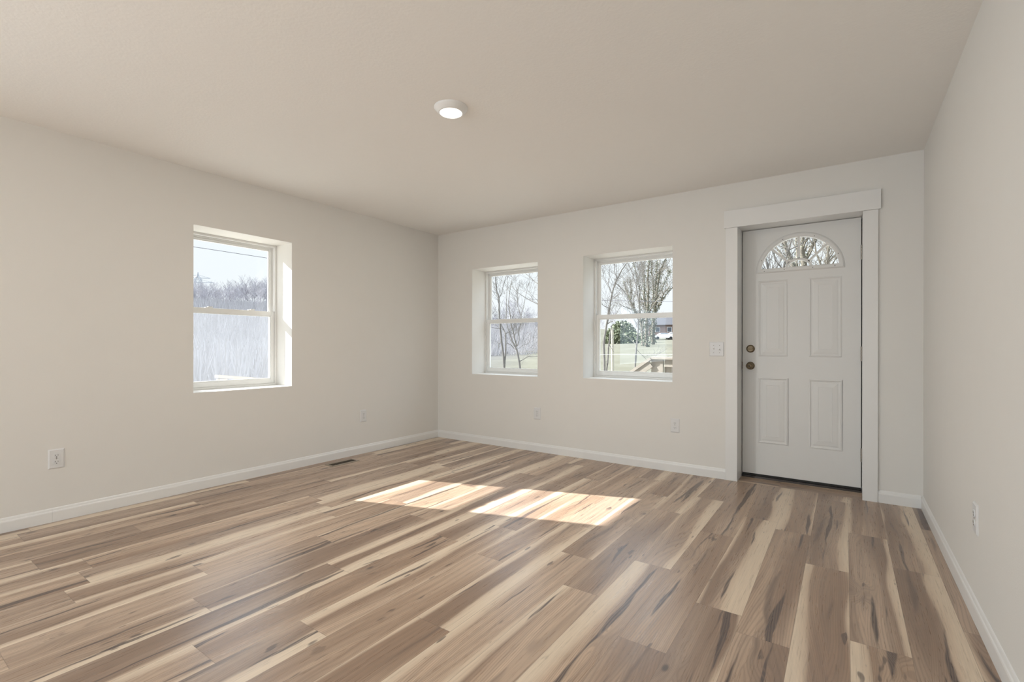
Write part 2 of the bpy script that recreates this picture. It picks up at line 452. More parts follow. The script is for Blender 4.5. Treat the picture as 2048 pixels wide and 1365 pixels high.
    colr = mix(math_('MULTIPLY', halo, 0.22), colr, (0.16, 0.115, 0.09, 1))
    colr = mix(math_('MULTIPLY', knot, 0.82), colr, (0.07, 0.055, 0.05, 1))
    fv = sstep(fib, 0.3, 0.7, 0.92, 1.05)
    cv = node('ShaderNodeCombineColor'); [val(cv, i, fv) for i in range(3)]
    colr = mix(1.0, colr, cv.outputs[0], 'MULTIPLY')
    # plank seams
    eu = math_('MINIMUM', sn.outputs[0], math_('SUBTRACT', 1.0, sn.outputs[0])); ev = math_('MINIMUM', sn.outputs[1], math_('SUBTRACT', 1.0, sn.outputs[1]))
    seam = math_('MAXIMUM', sstep(eu, 0.002, 0.008, 1.0, 0.0), sstep(ev, 0.0003, 0.0014, 1.0, 0.0))
    colr = mix(math_('MULTIPLY', seam, 0.45), colr, (0.12, 0.085, 0.06, 1))
    L.new(colr, b.inputs['Base Color'])
    L.new(sstep(fib, 0.2, 0.8, 0.25, 0.37), b.inputs['Roughness'])
    b.inputs['Specular IOR Level'].default_value = 0.62
    bp = node('ShaderNodeBump'); bp.inputs['Strength'].default_value = 0.10; bp.inputs['Distance'].default_value = 0.001
    L.new(math_('SUBTRACT', fib, math_('MULTIPLY', seam, 1.5)), bp.inputs['Height']); L.new(bp.outputs[0], b.inputs['Normal'])
    return m
HEART_D = (0.310, 0.208, 0.145, 1)
HEART_L = (0.545, 0.405, 0.298, 1)
SAP_1 = (0.625, 0.485, 0.360, 1)
SAP_2 = (0.715, 0.580, 0.440, 1)
STREAK = (0.080, 0.058, 0.053, 1)
build_floor()
sb = MB(); sb.box(-T, W_IN + 0.15, Y_REAR - 0.15, T, -0.30, -0.004)
tag(sb.build('trim_5', M_deck), kind='structure')

# ---- baseboards
BP = [(0, 0), (0.012, 0), (0.012, 0.060), (0.0105, 0.066), (0.0075, 0.070), (0.0060, 0.076), (0.0045, 0.081), (0.002, 0.085), (0, 0.086)]
def baseboard(name, a, b, out):
    mb = MB(); mb.extrude_profile(BP, a, b, out); o = mb.build(name, M_trim); tag(o, kind='structure'); return o
baseboard('baseboard_left', (0, -3.4650, 0), (0, 0, 0), (1, 0, 0))
baseboard('baseboard_left', (0, Y_REAR, 0), (0, -3.4656, 0), (1, 0, 0))
baseboard('baseboard_front', (0.012, 0, 0), (3.235, 0, 0), (0, -1, 0))
baseboard('baseboard_front', (4.236, 0, 0), (W_IN - 0.012, 0, 0), (0, -1, 0))
baseboard('baseboard_right', (W_IN, Y_REAR, 0), (W_IN, 0, 0), (-1, 0, 0))

# ---- door casing (trim_1..4)
k = MB(); k.box(3.236, 3.325, -0.018, 0.0, 0.0, 2.072, 0.0015); tag(k.build('trim_1', M_trim), kind='structure')
k = MB(); k.box(4.147, 4.235, -0.018, 0.0, 0.0, 2.072, 0.0015); tag(k.build('trim_2', M_trim), kind='structure')
k = MB(); k.box(3.224, 4.250, -0.024, 0.0, 2.073, 2.214, 0.002); tag(k.build('trim_3', M_trim), kind='structure')
k = MB()   # jambs and head of the deep door recess, with a stop behind the slab
k.box(DR[0], 3.324, 0.0, 0.30, 0.0, 2.095); k.box(4.149, DR[1], 0.0, 0.30, 0.0, 2.095); k.box(3.324, 4.149, 0.0, 0.30, 2.080, 2.095)
k.box(3.324, 3.340, 0.250, 0.30, 0.0, 2.080); k.box(4.133, 4.149, 0.250, 0.30, 0.0, 2.080); k.box(3.340, 4.133, 0.250, 0.30, 2.064, 2.080)
tag(k.build('trim_4', M_trim), kind='structure')

# ------------------------------------------------------------------ windows
def make_window(name, w, h, orient, origin, screen_on=True, locks=True):
    """built in local coords: X across (0..w), Y = depth outwards, Z up; origin at the inner lower corner of the unit"""
    root = empty(name, origin, orient); tag(root, kind='structure')
    fw, y0, y1 = 0.018, 0.0, 0.085
    f = MB()
    f.box(0, fw, y0, y1, 0, h, 0.0015); f.box(w - fw, w, y0, y1, 0, h, 0.0015); f.box(fw, w - fw, y0, y1, h - fw, h, 0.0015); f.box(fw, w - fw, y0, y1, 0, fw, 0.0015)
    # slim inner stop beads
    for x0 in (fw, w - fw - 0.006): f.box(x0, x0 + 0.006, 0.032, 0.037, fw, h - fw)
    f.box(fw, w - fw, 0.030, 0.037, h - fw - 0.012, h - fw)
    f.build('window_frame', M_vinyl, root)
    zr = h * 0.5 + 0.012      # middle of the meeting rail
    def sash(nm, za, zb, ya, yb, st, top, bot):
        s = MB(); x0, x1 = fw + 0.002, w - fw - 0.002
        s.box(x0, x0 + st, ya, yb, za, zb, 0.002); s.box(x1 - st, x1, ya, yb, za, zb, 0.002)
        s.box(x0 + st, x1 - st, ya, yb, zb - top, zb, 0.002); s.box(x0 + st, x1 - st, ya, yb, za, za + bot, 0.002)
        # glazing bead, stepped back from the sash face
        gx0, gx1, gz0, gz1, b = x0 + st, x1 - st, za + bot, zb - top, 0.007
        s.box(gx0, gx0 + b, ya + 0.006, yb - 0.004, gz0, gz1); s.box(gx1 - b, gx1, ya + 0.006, yb - 0.004, gz0, gz1)
        s.box(gx0 + b, gx1 - b, ya + 0.006, yb - 0.004, gz1 - b, gz1); s.box(gx0 + b, gx1 - b, ya + 0.006, yb - 0.004, gz0, gz0 + b)
        o = s.build(nm, M_vinyl, root)
        g = MB(); ym = (ya + yb) / 2 + 0.003
        g.add([(gx0, ym, gz0), (gx1, ym, gz0), (gx1, ym, gz1), (gx0, ym, gz1)], [(0, 1, 2, 3)])
        g.build('pane', M_glass, o, fix=False)
        return o
    up = sash('upper_sash', zr - 0.018, h - fw - 0.002, 0.040, 0.068, 0.026, 0.026, 0.030)
    lo = sash('lower_sash', fw + 0.001, zr + 0.020, 0.006, 0.036, 0.028, 0.040, 0.040)
    if locks:
        for x in (w * 0.28, w * 0.72):
            l = MB(); z = zr + 0.020
            l.box(x - 0.028, x + 0.028, 0.010, 0.032, z, z + 0.006, 0.002); l.lathe([(0.0001, z + 0.006), (0.011, z + 0.006), (0.010, z + 0.013), (0.0001, z + 0.014)], 16, (x, 0.021, 0))
            l.bar((x, 0.021, z + 0.010), (x + 0.030, 0.012, z + 0.011), 0.008, 0.005)
            l.build('sash_lock', M_vinyl, root)
    if screen_on:
        s = MB(); a = fw + 0.002
        s.box(a, a + 0.014, 0.072, 0.082, fw, zr); s.box(w - a - 0.014, w - a, 0.072, 0.082, fw, zr)
        s.box(a + 0.014, w - a - 0.014, 0.072, 0.082, zr - 0.014, zr); s.box(a + 0.014, w - a - 0.014, 0.072, 0.082, fw, fw + 0.014)
        so = s.build('screen_frame', M_vinyl, root)
        q = MB(); q.add([(a + 0.014, 0.077, fw + 0.014), (w - a - 0.014, 0.077, fw + 0.014), (w - a - 0.014, 0.077, zr - 0.014), (a + 0.014, 0.077, zr - 0.014)], [(0, 1, 2, 3)])
        q.build('insect_screen', M_screen, so, fix=False)
    return root
make_window('window_1', LW[1] - LW[0], LW[3] - LW[2], math.pi / 2, (-D, LW[0], LW[2]))
make_window('window_2', W1[1] - W1[0], W1[3] - W1[2], 0, (W1[0], D, W1[2]), screen_on=False, locks=False)
make_window('window_3', W2[1] - W2[0], W2[3] - W2[2], 0, (W2[0], D, W2[2]), screen_on=False, locks=False)

# ------------------------------------------------------------------ entry door
def build_door():
    root = empty('door_1', (3.329, 0.200, 0.034)); tag(root, kind='structure')
    X0, Z0 = 3.329, 0.034
    Wd, Hd, Td = 4.143 - 3.329, 2.076 - 0.034, 0.044
    panels = [(3.445, 3.667, 1.014, 1.650), (3.804, 4.028, 1.014, 1.650), (3.445, 3.669, 0.292, 0.846), (3.804, 4.030, 0.292, 0.846)]
    P = [(a - X0, b - X0, c_ - Z0, d - Z0) for a, b, c_, d in panels]
    s = MB()
    fcx, fcz, fr = 3.738 - X0, 1.712 - Z0, 0.278
    zb = 1.735 - Z0
    # front skin around panels and fan opening
    zband = [0, P[2][2], P[2][3], P[0][2], P[0][3], zb - 0.0, Hd]
    xs = [0, P[0][0], P[0][1], P[1][0], P[1][1], Wd]
    def q(a, b, c_, d, y=0.0): s.add([(a, y, c_), (b, y, c_), (b, y, d), (a, y, d)], [(0, 1, 2, 3)])
    for j in range(5):
        for i in range(5):
            if j in (1, 3) and i in (1, 3): continue
            q(xs[i], xs[i + 1], zband[j], zband[j + 1])
    n = 40
    fa = fcx - math.sqrt(fr ** 2 - (zb - fcz) ** 2); fb = 2 * fcx - fa
    for y in (0.0, Td):
        q(0, fa, zb, Hd, y); q(fb, Wd, zb, Hd, y)
        for i in range(n):
            xa, xb = fa + (fb - fa) * i / n, fa + (fb - fa) * (i + 1) / n
            za, zc = [fcz + math.sqrt(max(fr ** 2 - (x - fcx) ** 2, 0)) for x in (xa, xb)]
            s.add([(xa, y, max(za, zb)), (xb, y, max(zc, zb)), (xb, y, Hd), (xa, y, Hd)], [(0, 1, 2, 3)])
    for i in range(n):
        xa, xb = fa + (fb - fa) * i / n, fa + (fb - fa) * (i + 1) / n
        za, zc = [max(zb, fcz + math.sqrt(max(fr ** 2 - (x - fcx) ** 2, 0))) for x in (xa, xb)]
        s.add([(xa, 0, za), (xb, 0, zc), (xb, Td, zc), (xa, Td, za)], [(0, 1, 2, 3)])
    s.add([(fa, 0, zb), (fb, 0, zb), (fb, Td, zb), (fa, Td, zb)], [(0, 1, 2, 3)])
    q(0, Wd, 0, zb, Td)
    s.add([(0, 0, 0), (Wd, 0, 0), (Wd, Td, 0), (0, Td, 0)], [(0, 1, 2, 3)]); s.add([(0, 0, Hd), (Wd, 0, Hd), (Wd, Td, Hd), (0, Td, Hd)], [(0, 1, 2, 3)])
    s.add([(0, 0, 0), (0, Td, 0), (0, Td, Hd), (0, 0, Hd)], [(0, 1, 2, 3)]); s.add([(Wd, 0, 0), (Wd, Td, 0), (Wd, Td, Hd), (Wd, 0, Hd)], [(0, 1, 2, 3)])
    slab = s.build('door_slab', M_door, root, fix=False)
    # embossed panels
    prof = [(0, 0.0), (0.004, 0.0), (0.008, -0.005), (0.013, -0.006), (0.018, 0.002), (0.024, 0.004), (0.030, 0.0035), (0.036, 0.0005), (0.062, -0.0035), (0.066, -0.0045), (0.069, -0.0025)]
    for a, b, c_, d in P:
        m = MB()
        prof_ = [(o, h * 0.62) for o, h in prof]
        loops = [[(a + o, h, c_ + o), (b - o, h, c_ + o), (b - o, h, d - o), (a + o, h, d - o)] for o, h in prof_]
        vs = [v for l in loops for v in l]; fs = []
        for i in range(len(prof) - 1):
            for k_ in range(4):
                p0 = i * 4 + k_; p1 = i * 4 + (k_ + 1) % 4
                fs.append((p0, p1, p1 + 4, p0 + 4))
        e_ = (len(prof) - 1) * 4; fs.append((e_, e_ + 1, e_ + 2, e_ + 3))
        m.add(vs, fs); m.build('door_panel', M_door, root, fix=False)
    # fan light: outer moulding, spokes, hub, glass
    def arc_frame(mb, r0, r1, zc0, zc1, y0, y1, yin, n=56):
        """half-ring between radius r0 (cut at height zc0) and r1 (cut at zc1), raised"""
        rings = []
        for rr, cut, y in ((r1, zc1, 0.0), (r1 - 0.006, zc1 + 0.004, y0), (r1 - 0.014, zc1 + 0.010, y1), (r0 + 0.010, zc0 - 0.008, y1), (r0, zc0, yin), (r0, zc0, 0.022)):
            a0 = math.asin((cut - fcz) / rr)
            pts = [(fcx + rr * math.cos(a0 + (math.pi - 2 * a0) * i / n), y, fcz + rr * math.sin(a0 + (math.pi - 2 * a0) * i / n)) for i in range(n + 1)]
            rings.append(pts)
        vs = [p for rg in rings for p in rg]; m = n + 1; fs = []
        for i in range(len(rings) - 1):
            for k_ in range(m):
                a_, b_ = i * m + k_, i * m + (k_ + 1) % m
                fs.append((a_, b_, b_ + m, a_ + m))
        mb.add(vs, fs)
    fr_ = MB(); arc_frame(fr_, 0.268, 0.306, 1.743 - Z0, 1.708 - Z0, -0.006, -0.010, -0.006)
    fro = fr_.build('fanlight_frame', M_door, root)
    mu = MB()
    def ring_seg(r0, r1, y0, y1, a0, a1, n=24):
        pts = []
        for i in range(n + 1):
            a = a0 + (a1 - a0) * i / n
            for rr, y in ((r0, y0), (r1, y0), (r1, y1), (r0, y1)): pts.append((fcx + rr * math.cos(a), y, fcz + rr * math.sin(a)))
        fs = []
        for i in range(n):
            for k_ in range(4):
                a_, b_ = i * 4 + k_, i * 4 + (k_ + 1) % 4
                fs.append((a_, b_, b_ + 4, a_ + 4))
        fs += [(3, 2, 1, 0), (n * 4, n * 4 + 1, n * 4 + 2, n * 4 + 3)]
        mu.add(pts, fs)
    a0 = math.asin((1.745 - 1.712) / 0.095)
    ring_seg(0.082, 0.101, -0.004, 0.020, a0, math.pi - a0)
    for ang in (45, 90, 135):
        a = math.radians(ang); dx, dz = math.cos(a), math.sin(a)
        mu.bar((fcx + dx * 0.095, 0.008, fcz + dz * 0.095), (fcx + dx * 0.272, 0.008, fcz + dz * 0.272), 0.024, 0.0165, up=(-dz, 0, dx))
    mu.build('fanlight_grille', M_door, fro)
    g = MB(); a0 = math.asin((1.738 - 1.712) / 0.275)
    g.add([(fcx + 0.275 * math.cos(a0 + (math.pi - 2 * a0) * i / 40), 0.022, fcz + 0.275 * math.sin(a0 + (math.pi - 2 * a0) * i / 40)) for i in range(41)], [tuple(range(41))])
    g.build('pane', M_glass, fro, fix=False)
    sc = MB()
    for u, v in ((1522.7, 522), (1565.5, 479), (1629, 472.3), (1676.5, 507), (1528.5, 543), (1568.5, 539.3), (1625.5, 535), (1669.8, 531.3)):
        p = at(u, v, 0.190); sc = MB(); sc.lathe([(0.0001, -0.0115), (0.0032, -0.0112), (0.0032, -0.009), (0.0001, -0.009)], 10, (p.x - X0, 0, p.z - Z0), 'y')
        sc.build('screw_plug', M_dark, fro)
    # deadbolt
    d = MB(); ox, oz = 3.391 - X0, 1.081 - Z0
    d.lathe([(0.0001, -0.014), (0.022, -0.014), (0.0235, -0.012), (0.026, -0.011), (0.030, -0.008), (0.0325, -0.004), (0.0325, 0.0), (0.0001, 0.0)], 36, (ox, 0, oz), 'y')
    dd = d.build('deadbolt', M_brass, root); smooth_angle(dd)
    t = MB(); t.box(ox - 0.021, ox + 0.021, -0.026, -0.013, oz - 0.006, oz + 0.006, 0.003); t.build('thumb_turn', M_brass, dd)
    # knob
    kx, kz = 3.390 - X0, 0.938 - Z0
    kb = MB()
    kb.lathe([(0.0001, -0.062), (0.010, -0.062), (0.018, -0.060), (0.0245, -0.055), (0.0275, -0.047), (0.0265, -0.038), (0.020, -0.030), (0.0125, -0.025),
              (0.0125, -0.012), (0.022, -0.010), (0.030, -0.006), (0.0330, -0.002), (0.0330, 0.0), (0.0001, 0.0)], 36, (kx, 0, kz), 'y')
    ko = kb.build('door_knob', M_brass, root); smooth_angle(ko, 50)
    b_ = MB(); b_.lathe([(0.0001, -0.0655), (0.006, -0.0655), (0.0075, -0.064), (0.0075, -0.060), (0.0001, -0.060)], 20, (kx, 0, kz), 'y'); b_.build('lock_button', M_dark, ko)
    # latch plate, hinges
    l = MB(); l.box(-0.0125, 0.0, 0.002, 0.030, 0.912 - Z0, 0.971 - Z0); l.build('latch_plate', M_latch, root)
    for za, zc in ((1.757, 1.867), (0.991, 1.102), (0.231, 0.334)):
        hg = MB(); hx = Wd + 0.003
        hh = (zc - za) / 5
        for i in range(5):
            hg.lathe([(0.0001, za - Z0 + i * hh + 0.001), (0.0065, za - Z0 + i * hh + 0.001), (0.0065, za - Z0 + (i + 1) * hh - 0.001), (0.0001, za - Z0 + (i + 1) * hh - 0.001)], 12, (hx, -0.004, 0))
        hg.build('hinge', M_nickel, root)
    sw = MB(); sw.box(0.002, Wd - 0.002, -0.004, 0.040, -0.016, 0.001); sw.build('door_sweep', M_rubber, root)
    ws_ = MB(); ws_.box(-0.005, 0.012, Td, Td + 0.006, 0, Hd); ws_.box(Wd - 0.012, Wd + 0.006, Td, Td + 0.006, 0, Hd); ws_.box(0, Wd, Td, Td + 0.006, Hd - 0.012, Hd + 0.004)
    ws_.build('weatherstrip', M_rubber, root)
build_door()
t_ = MB(); t_.add([(3.325, 0.186, 0.0), (4.148, 0.186, 0.0), (4.148, 0.194, 0.015), (3.325, 0.194, 0.015), (3.325, 0.30, 0.018), (4.148, 0.30, 0.018), (3.325, 0.30, 0.0), (4.148, 0.30, 0.0)],
                  [(0, 1, 2, 3), (3, 2, 5, 4), (0, 3, 4, 6), (1, 7, 5, 2), (4, 5, 7, 6), (0, 6, 7, 1)])
tag(t_.build('trim_6', M_thresh), kind='structure')

# ------------------------------------------------------------------ wall plates (local: X across, -Y towards the room, Z up)
def cover(mb, w, h, t=0.0065, bev=0.007):
    a, b = w / 2, h / 2
    vs = [(-a, 0, -b), (a, 0, -b), (a, 0, b), (-a, 0, b), (-a, -0.002, -b), (a, -0.002, -b), (a, -0.002, b), (-a, -0.002, b),
          (-a + bev, -t, -b + bev), (a - bev, -t, -b + bev), (a - bev, -t, b - bev), (-a + bev, -t, b - bev)]
    mb.add(vs, [(0, 3, 2, 1), (0, 1, 5, 4), (1, 2, 6, 5), (2, 3, 7, 6), (3, 0, 4, 7), (4, 5, 9, 8), (5, 6, 10, 9), (6, 7, 11, 10), (7, 4, 8, 11), (8, 9, 10, 11)])
def make_outlet():
    root = empty('wall_outlet')
    mb = MB(); cover(mb, 0.078, 0.122); mb.build('cover_plate', M_plate, root)
    for s in (1, -1):
        z = s * 0.0195
        r_ = MB(); pts = []
        for i in range(24):
            a = 2 * math.pi * i / 24; x = 0.0172 * math.cos(a); zz = max(-0.0145, min(0.0145, 0.0172 * math.sin(a))); pts.append((x, zz))
        vs = [(x, -0.0064, z + q_) for x, q_ in pts] + [(x * 0.96, -0.0088, z + q_ * 0.96) for x, q_ in pts]
        r_.add(vs, [(i, (i + 1) % 24, (i + 1) % 24 + 24, i + 24) for i in range(24)] + [tuple(range(24, 48))])
        ro = r_.build('receptacle', M_plate, root)
        for x, hgt in ((-0.0065, 0.0085), (0.0065, 0.0068)):
            q_ = MB(); q_.box(x - 0.0011, x + 0.0011, -0.0092, -0.0080, z + 0.0035 - hgt / 2, z + 0.0035 + hgt / 2); q_.build('slot', M_dark, ro)
        q_ = MB(); q_.lathe([(0.0001, -0.0092), (0.0028, -0.0092), (0.0028, -0.008), (0.0001, -0.008)], 12, (0, 0, z - 0.0075), 'y'); q_.build('ground_hole', M_dark, ro)
    q_ = MB(); q_.lathe([(0.0001, -0.0080), (0.0028, -0.0078), (0.003, -0.006), (0.0001, -0.006)], 12, (0, 0, 0), 'y'); q_.build('screw', M_nickel, root)
    return root
o1 = make_outlet()
o1.location = (0.0, -3.445, 0.390); o1.rotation_euler = (0, 0, math.pi / 2)
tag(o1, 'white duplex outlet on the left wall, nearest the camera, left of the window', 'outlet', 'wall outlets')
for loc, rz, lab in (((0.0, -1.103, 0.383), math.pi / 2, 'white outlet on the left wall between the floor vent and the corner'),
                     ((1.410, 0.0, 0.397), 0.0, 'white outlet on the back wall below the narrower-looking window near the corner'),
                     ((2.824, 0.0, 0.406), 0.0, 'white outlet on the back wall left of the door, below the window beside the door'),
                     ((W_IN, -1.620, 0.407), -math.pi / 2, 'white outlet on the right-hand wall seen nearly edge on')):
    c_ = copy_tree(o1); c_.location = loc; c_.rotation_euler = (0, 0, rz); tag(c_, lab, 'outlet', 'wall outlets')
sw = empty('light_switch', (3.164, 0.0, 1.078)); tag(sw, 'white double toggle switch plate on the wall just left of the entry door', 'light switch')
mb = MB(); cover(mb, 0.114, 0.121); mb.build('switch_plate', M_plate, sw)
for x, up in ((-0.023, 1), (0.023, -1)):
    tg = MB(); tg.box(x - 0.0052, x + 0.0052, -0.0080, -0.0062, -0.012, 0.012); tg.bar((x, -0.006, 0.0), (x, -0.019, 0.008 * up), 0.009, 0.008)
    tg.build('toggle', M_plate, sw)
    for z in (0.030, -0.030):
        q_ = MB(); q_.lathe([(0.0001, -0.0078), (0.0028, -0.0076), (0.003, -0.006), (0.0001, -0.006)], 12, (x, 0, z), 'y'); q_.build('screw', M_nickel, sw)

# ------------------------------------------------------------------ floor register
v = empty('floor_vent', (0.178, -1.480, 0.0)); tag(v, 'dark metal floor vent set in the wood floor beside the left baseboard', 'floor vent')
mb = MB(); a, b, a2, b2 = 0.068, 0.147, 0.036, 0.127
vs = [(-a, -b, 0.0005), (a, -b, 0.0005), (a, b, 0.0005), (-a, b, 0.0005), (-a + 0.006, -b + 0.006, 0.0045), (a - 0.006, -b + 0.006, 0.0045), (a - 0.006, b - 0.006, 0.0045), (-a + 0.006, b - 0.006, 0.0045),
      (-a2, -b2, 0.0045), (a2, -b2, 0.0045), (a2, b2, 0.0045), (-a2, b2, 0.0045), (-a2, -b2, 0.0005), (a2, -b2, 0.0005), (a2, b2, 0.0005), (-a2, b2, 0.0005)]
mb.add(vs, [(i, (i + 1) % 4, (i + 1) % 4 + 4, i + 4) for i in range(4)] + [(i + 4, (i + 1) % 4 + 4, (i + 1) % 4 + 8, i + 8) for i in range(4)] + [(i + 8, (i + 1) % 4 + 8, (i + 1) % 4 + 12, i + 12) for i in range(4)])
mb.build('vent_frame', M_vframe, v)
mb = MB(); mb.box(-a2, a2, -b2, b2, 0.0003, 0.0010)
mb.build('vent_well', M_rubber, v)
mb = MB()
for i in range(15):
    y = -b2 + 0.012 + i * (2 * b2 - 0.024) / 14; mb.box(-a2, a2, y - 0.0018, y + 0.0018, 0.0012, 0.0030)
mb.build('vent_louvres', M_grille, v)

# ------------------------------------------------------------------ ceiling lights
def make_light():
    root = empty('ceiling_light')
    mb = MB(); mb.lathe([(0.0001, 0.0), (0.094, 0.0), (0.094, -0.004), (0.090, -0.009), (0.073, -0.029), (0.068, -0.032), (0.0635, -0.0315), (0.0625, -0.029), (0.0001, -0.029)], 48)
    o = mb.build('light_housing', M_trim, root); smooth_angle(o, 40)
    mb = MB(); mb.lathe([(0.0001, -0.0320), (0.045, -0.0315), (0.0615, -0.0300), (0.0620, -0.0292), (0.0001, -0.0292)], 40)
    o = mb.build('light_lens', M_lens, root); smooth_angle(o, 60)
    return root
cl = make_light(); cl.location = (2.226, -2.262, H); tag(cl, 'lit round white flush ceiling light', 'ceiling light')
area('lamp_glow', (2.226, -2.262, H - 0.034), (0, 0, -1), 0.12, 0.12, 20, (1.0, 0.96, 0.88), True)

# ------------------------------------------------------------------ outside: ground
def ground_h(x, y):
    s = min(max((y - 22) * 0.046, 0), 6.0)
    l = max(-x - 34 - 0.12 * max(y, 0), 0)
    l = 24.0 * (1 - math.exp(-l * 0.0062))
    n = noise.noise(Vector((x * 0.03, y * 0.03, 0))) * min(1.2, 0.01 * (abs(x) + abs(y)))
    n += noise.noise(Vector((x * 0.3, y * 0.3, 4))) * 0.05
    return -1.15 + s + l + n
def build_ground():
    def axis(lo, hi, near, far):
        out = []; p = 0.0
        while p < hi: out.append(p); p += near + abs(p) * far
        out.append(hi); p = 0.0; neg = []
        while p > lo: neg.append(p); p -= near + abs(p) * far
        neg.append(lo)
        return sorted(set(neg + out))
    xs = axis(-420, 200, 0.9, 0.03); ys = axis(-160, 320, 0.9, 0.03)
    vs = [(x, y, ground_h(x, y)) for y in ys for x in xs]; nx = len(xs)
    fs = [(j * nx + i, j * nx + i + 1, (j + 1) * nx + i + 1, (j + 1) * nx + i) for j in range(len(ys) - 1) for i in range(nx - 1)]
    m, nt, b = new_mat('winter_lawn'); N = nt.nodes; L = nt.links
    tc = N.new('ShaderNodeTexCoord')
    n1 = N.new('ShaderNodeTexNoise'); n1.inputs['Scale'].default_value = 0.25; n1.inputs['Detail'].default_value = 8; L.new(tc.outputs['Object'], n1.inputs['Vector'])
    n2 = N.new('ShaderNodeTexNoise'); n2.inputs['Scale'].default_value = 3.0; n2.inputs['Detail'].default_value = 6; L.new(tc.outputs['Object'], n2.inputs['Vector'])
    c1 = N.new('ShaderNodeValToRGB'); c1.color_ramp.elements[0].position = 0.35; c1.color_ramp.elements[1].position = 0.65
    c1.color_ramp.elements[0].color = (0.125, 0.12, 0.090, 1); c1.color_ramp.elements[1].color = (0.155, 0.15, 0.12, 1); L.new(n1.outputs['Fac'], c1.inputs[0])
    mx = N.new('ShaderNodeMix'); mx.data_type = 'RGBA'; mx.blend_type = 'MULTIPLY'; mx.inputs[0].default_value = 0.6
    c2 = N.new('ShaderNodeValToRGB'); c2.color_ramp.elements[0].position = 0.3; c2.color_ramp.elements[0].color = (0.70, 0.70, 0.62, 1); c2.color_ramp.elements[1].position = 0.6; L.new(n2.outputs['Fac'], c2.inputs[0])
    L.new(c1.outputs[0], mx.inputs[6]); L.new(c2.outputs[0], mx.inputs[7])
    # the wooded hill to the west is leaf litter and scrub, not lawn
    sp = N.new('ShaderNodeSeparateXYZ'); L.new(tc.outputs['Object'], sp.inputs[0])
    ma = N.new('ShaderNodeMath'); ma.operation = 'MULTIPLY_ADD'; L.new(n1.outputs['Fac'], ma.inputs[0]); ma.inputs[1].default_value = 8.0
    my = N.new('ShaderNodeMath'); my.operation = 'MULTIPLY_ADD'; L.new(sp.outputs[1], my.inputs[0]); my.inputs[1].default_value = 0.5; L.new(sp.outputs[0], my.inputs[2]); L.new(my.outputs[0], ma.inputs[2])
    mr = N.new('ShaderNodeMapRange'); L.new(ma.outputs[0], mr.inputs[0]); mr.inputs[1].default_value = 1; mr.inputs[2].default_value = -9
    m3 = N.new('ShaderNodeMix'); m3.data_type = 'RGBA'; L.new(mr.outputs[0], m3.inputs[0]); L.new(mx.outputs[2], m3.inputs[6]); m3.inputs[7].default_value = (0.095, 0.092, 0.094, 1)
    # unseen ground round the house, made pale to bounce light into the window reveals
    vl = N.new('ShaderNodeVectorMath'); vl.operation = 'DISTANCE'; L.new(tc.outputs['Object'], vl.inputs[0]); vl.inputs[1].default_value = (2.0, -4.0, 0.0)
    m5 = N.new('ShaderNodeMapRange'); L.new(vl.outputs['Value'], m5.inputs[0]); m5.inputs[1].default_value = 19.0; m5.inputs[2].default_value = 23.0
    m4 = N.new('ShaderNodeMix'); m4.data_type = 'RGBA'; L.new(m5.outputs[0], m4.inputs[0]); m4.inputs[6].default_value = (0.46, 0.44, 0.39, 1); L.new(m3.outputs[2], m4.inputs[7])
    L.new(m4.outputs[2], b.inputs['Base Color']); b.inputs['Roughness'].default_value = 0.95; b.inputs['Specular IOR Level'].default_value = 0.1
    me = bpy.data.meshes.new('lawn'); me.from_pydata(vs, [], fs); me.materials.append(m)
    for p in me.polygons: p.use_smooth = True
    o = bpy.data.objects.new('lawn', me); COL.objects.link(o); tag(o, kind='structure')
build_ground()

# ------------------------------------------------------------------ outside: trees
def grow(mb, p, d, L, r, depth, rnd, spread=0.55, up=0.15, kids=3, n=4, seg=4, minr=0.004):
    pts = [p.copy()]; rad = [r]; q = p.copy(); dd = d.normalized()
    for i in range(seg):
        dd = (dd + Vector((rnd.uniform(-1, 1), rnd.uniform(-1, 1), rnd.uniform(-0.6, 1) )) * 0.16 + Vector((0, 0, up * 0.25))).normalized()
        q = q + dd * (L / seg); pts.append(q.copy()); rad.append(max(r * (1 - 0.75 * (i + 1) / seg), minr))
    mb.tube(pts, rad, n if depth > 1 else 3, cap=False)
    if depth <= 0: return
    for k_ in range(kids + rnd.randint(0, 1)):
        t = rnd.uniform(0.25, 0.98); i = min(int(t * seg), seg - 1); f = t * seg - i
        b = pts[i].lerp(pts[i + 1], f); br = rad[i] * (1 - f) + rad[i + 1] * f
        side = Vector((rnd.uniform(-1, 1), rnd.uniform(-1, 1), rnd.uniform(-0.5, 0.7))).normalized()
        nd = (dd + side * spread * 1.7 + Vector((0, 0, up))).normalized()
        grow(mb, b, nd, L * rnd.uniform(0.45, 0.72), max(br * 0.62, minr), depth - 1, rnd, spread, up, kids, n, seg, minr)

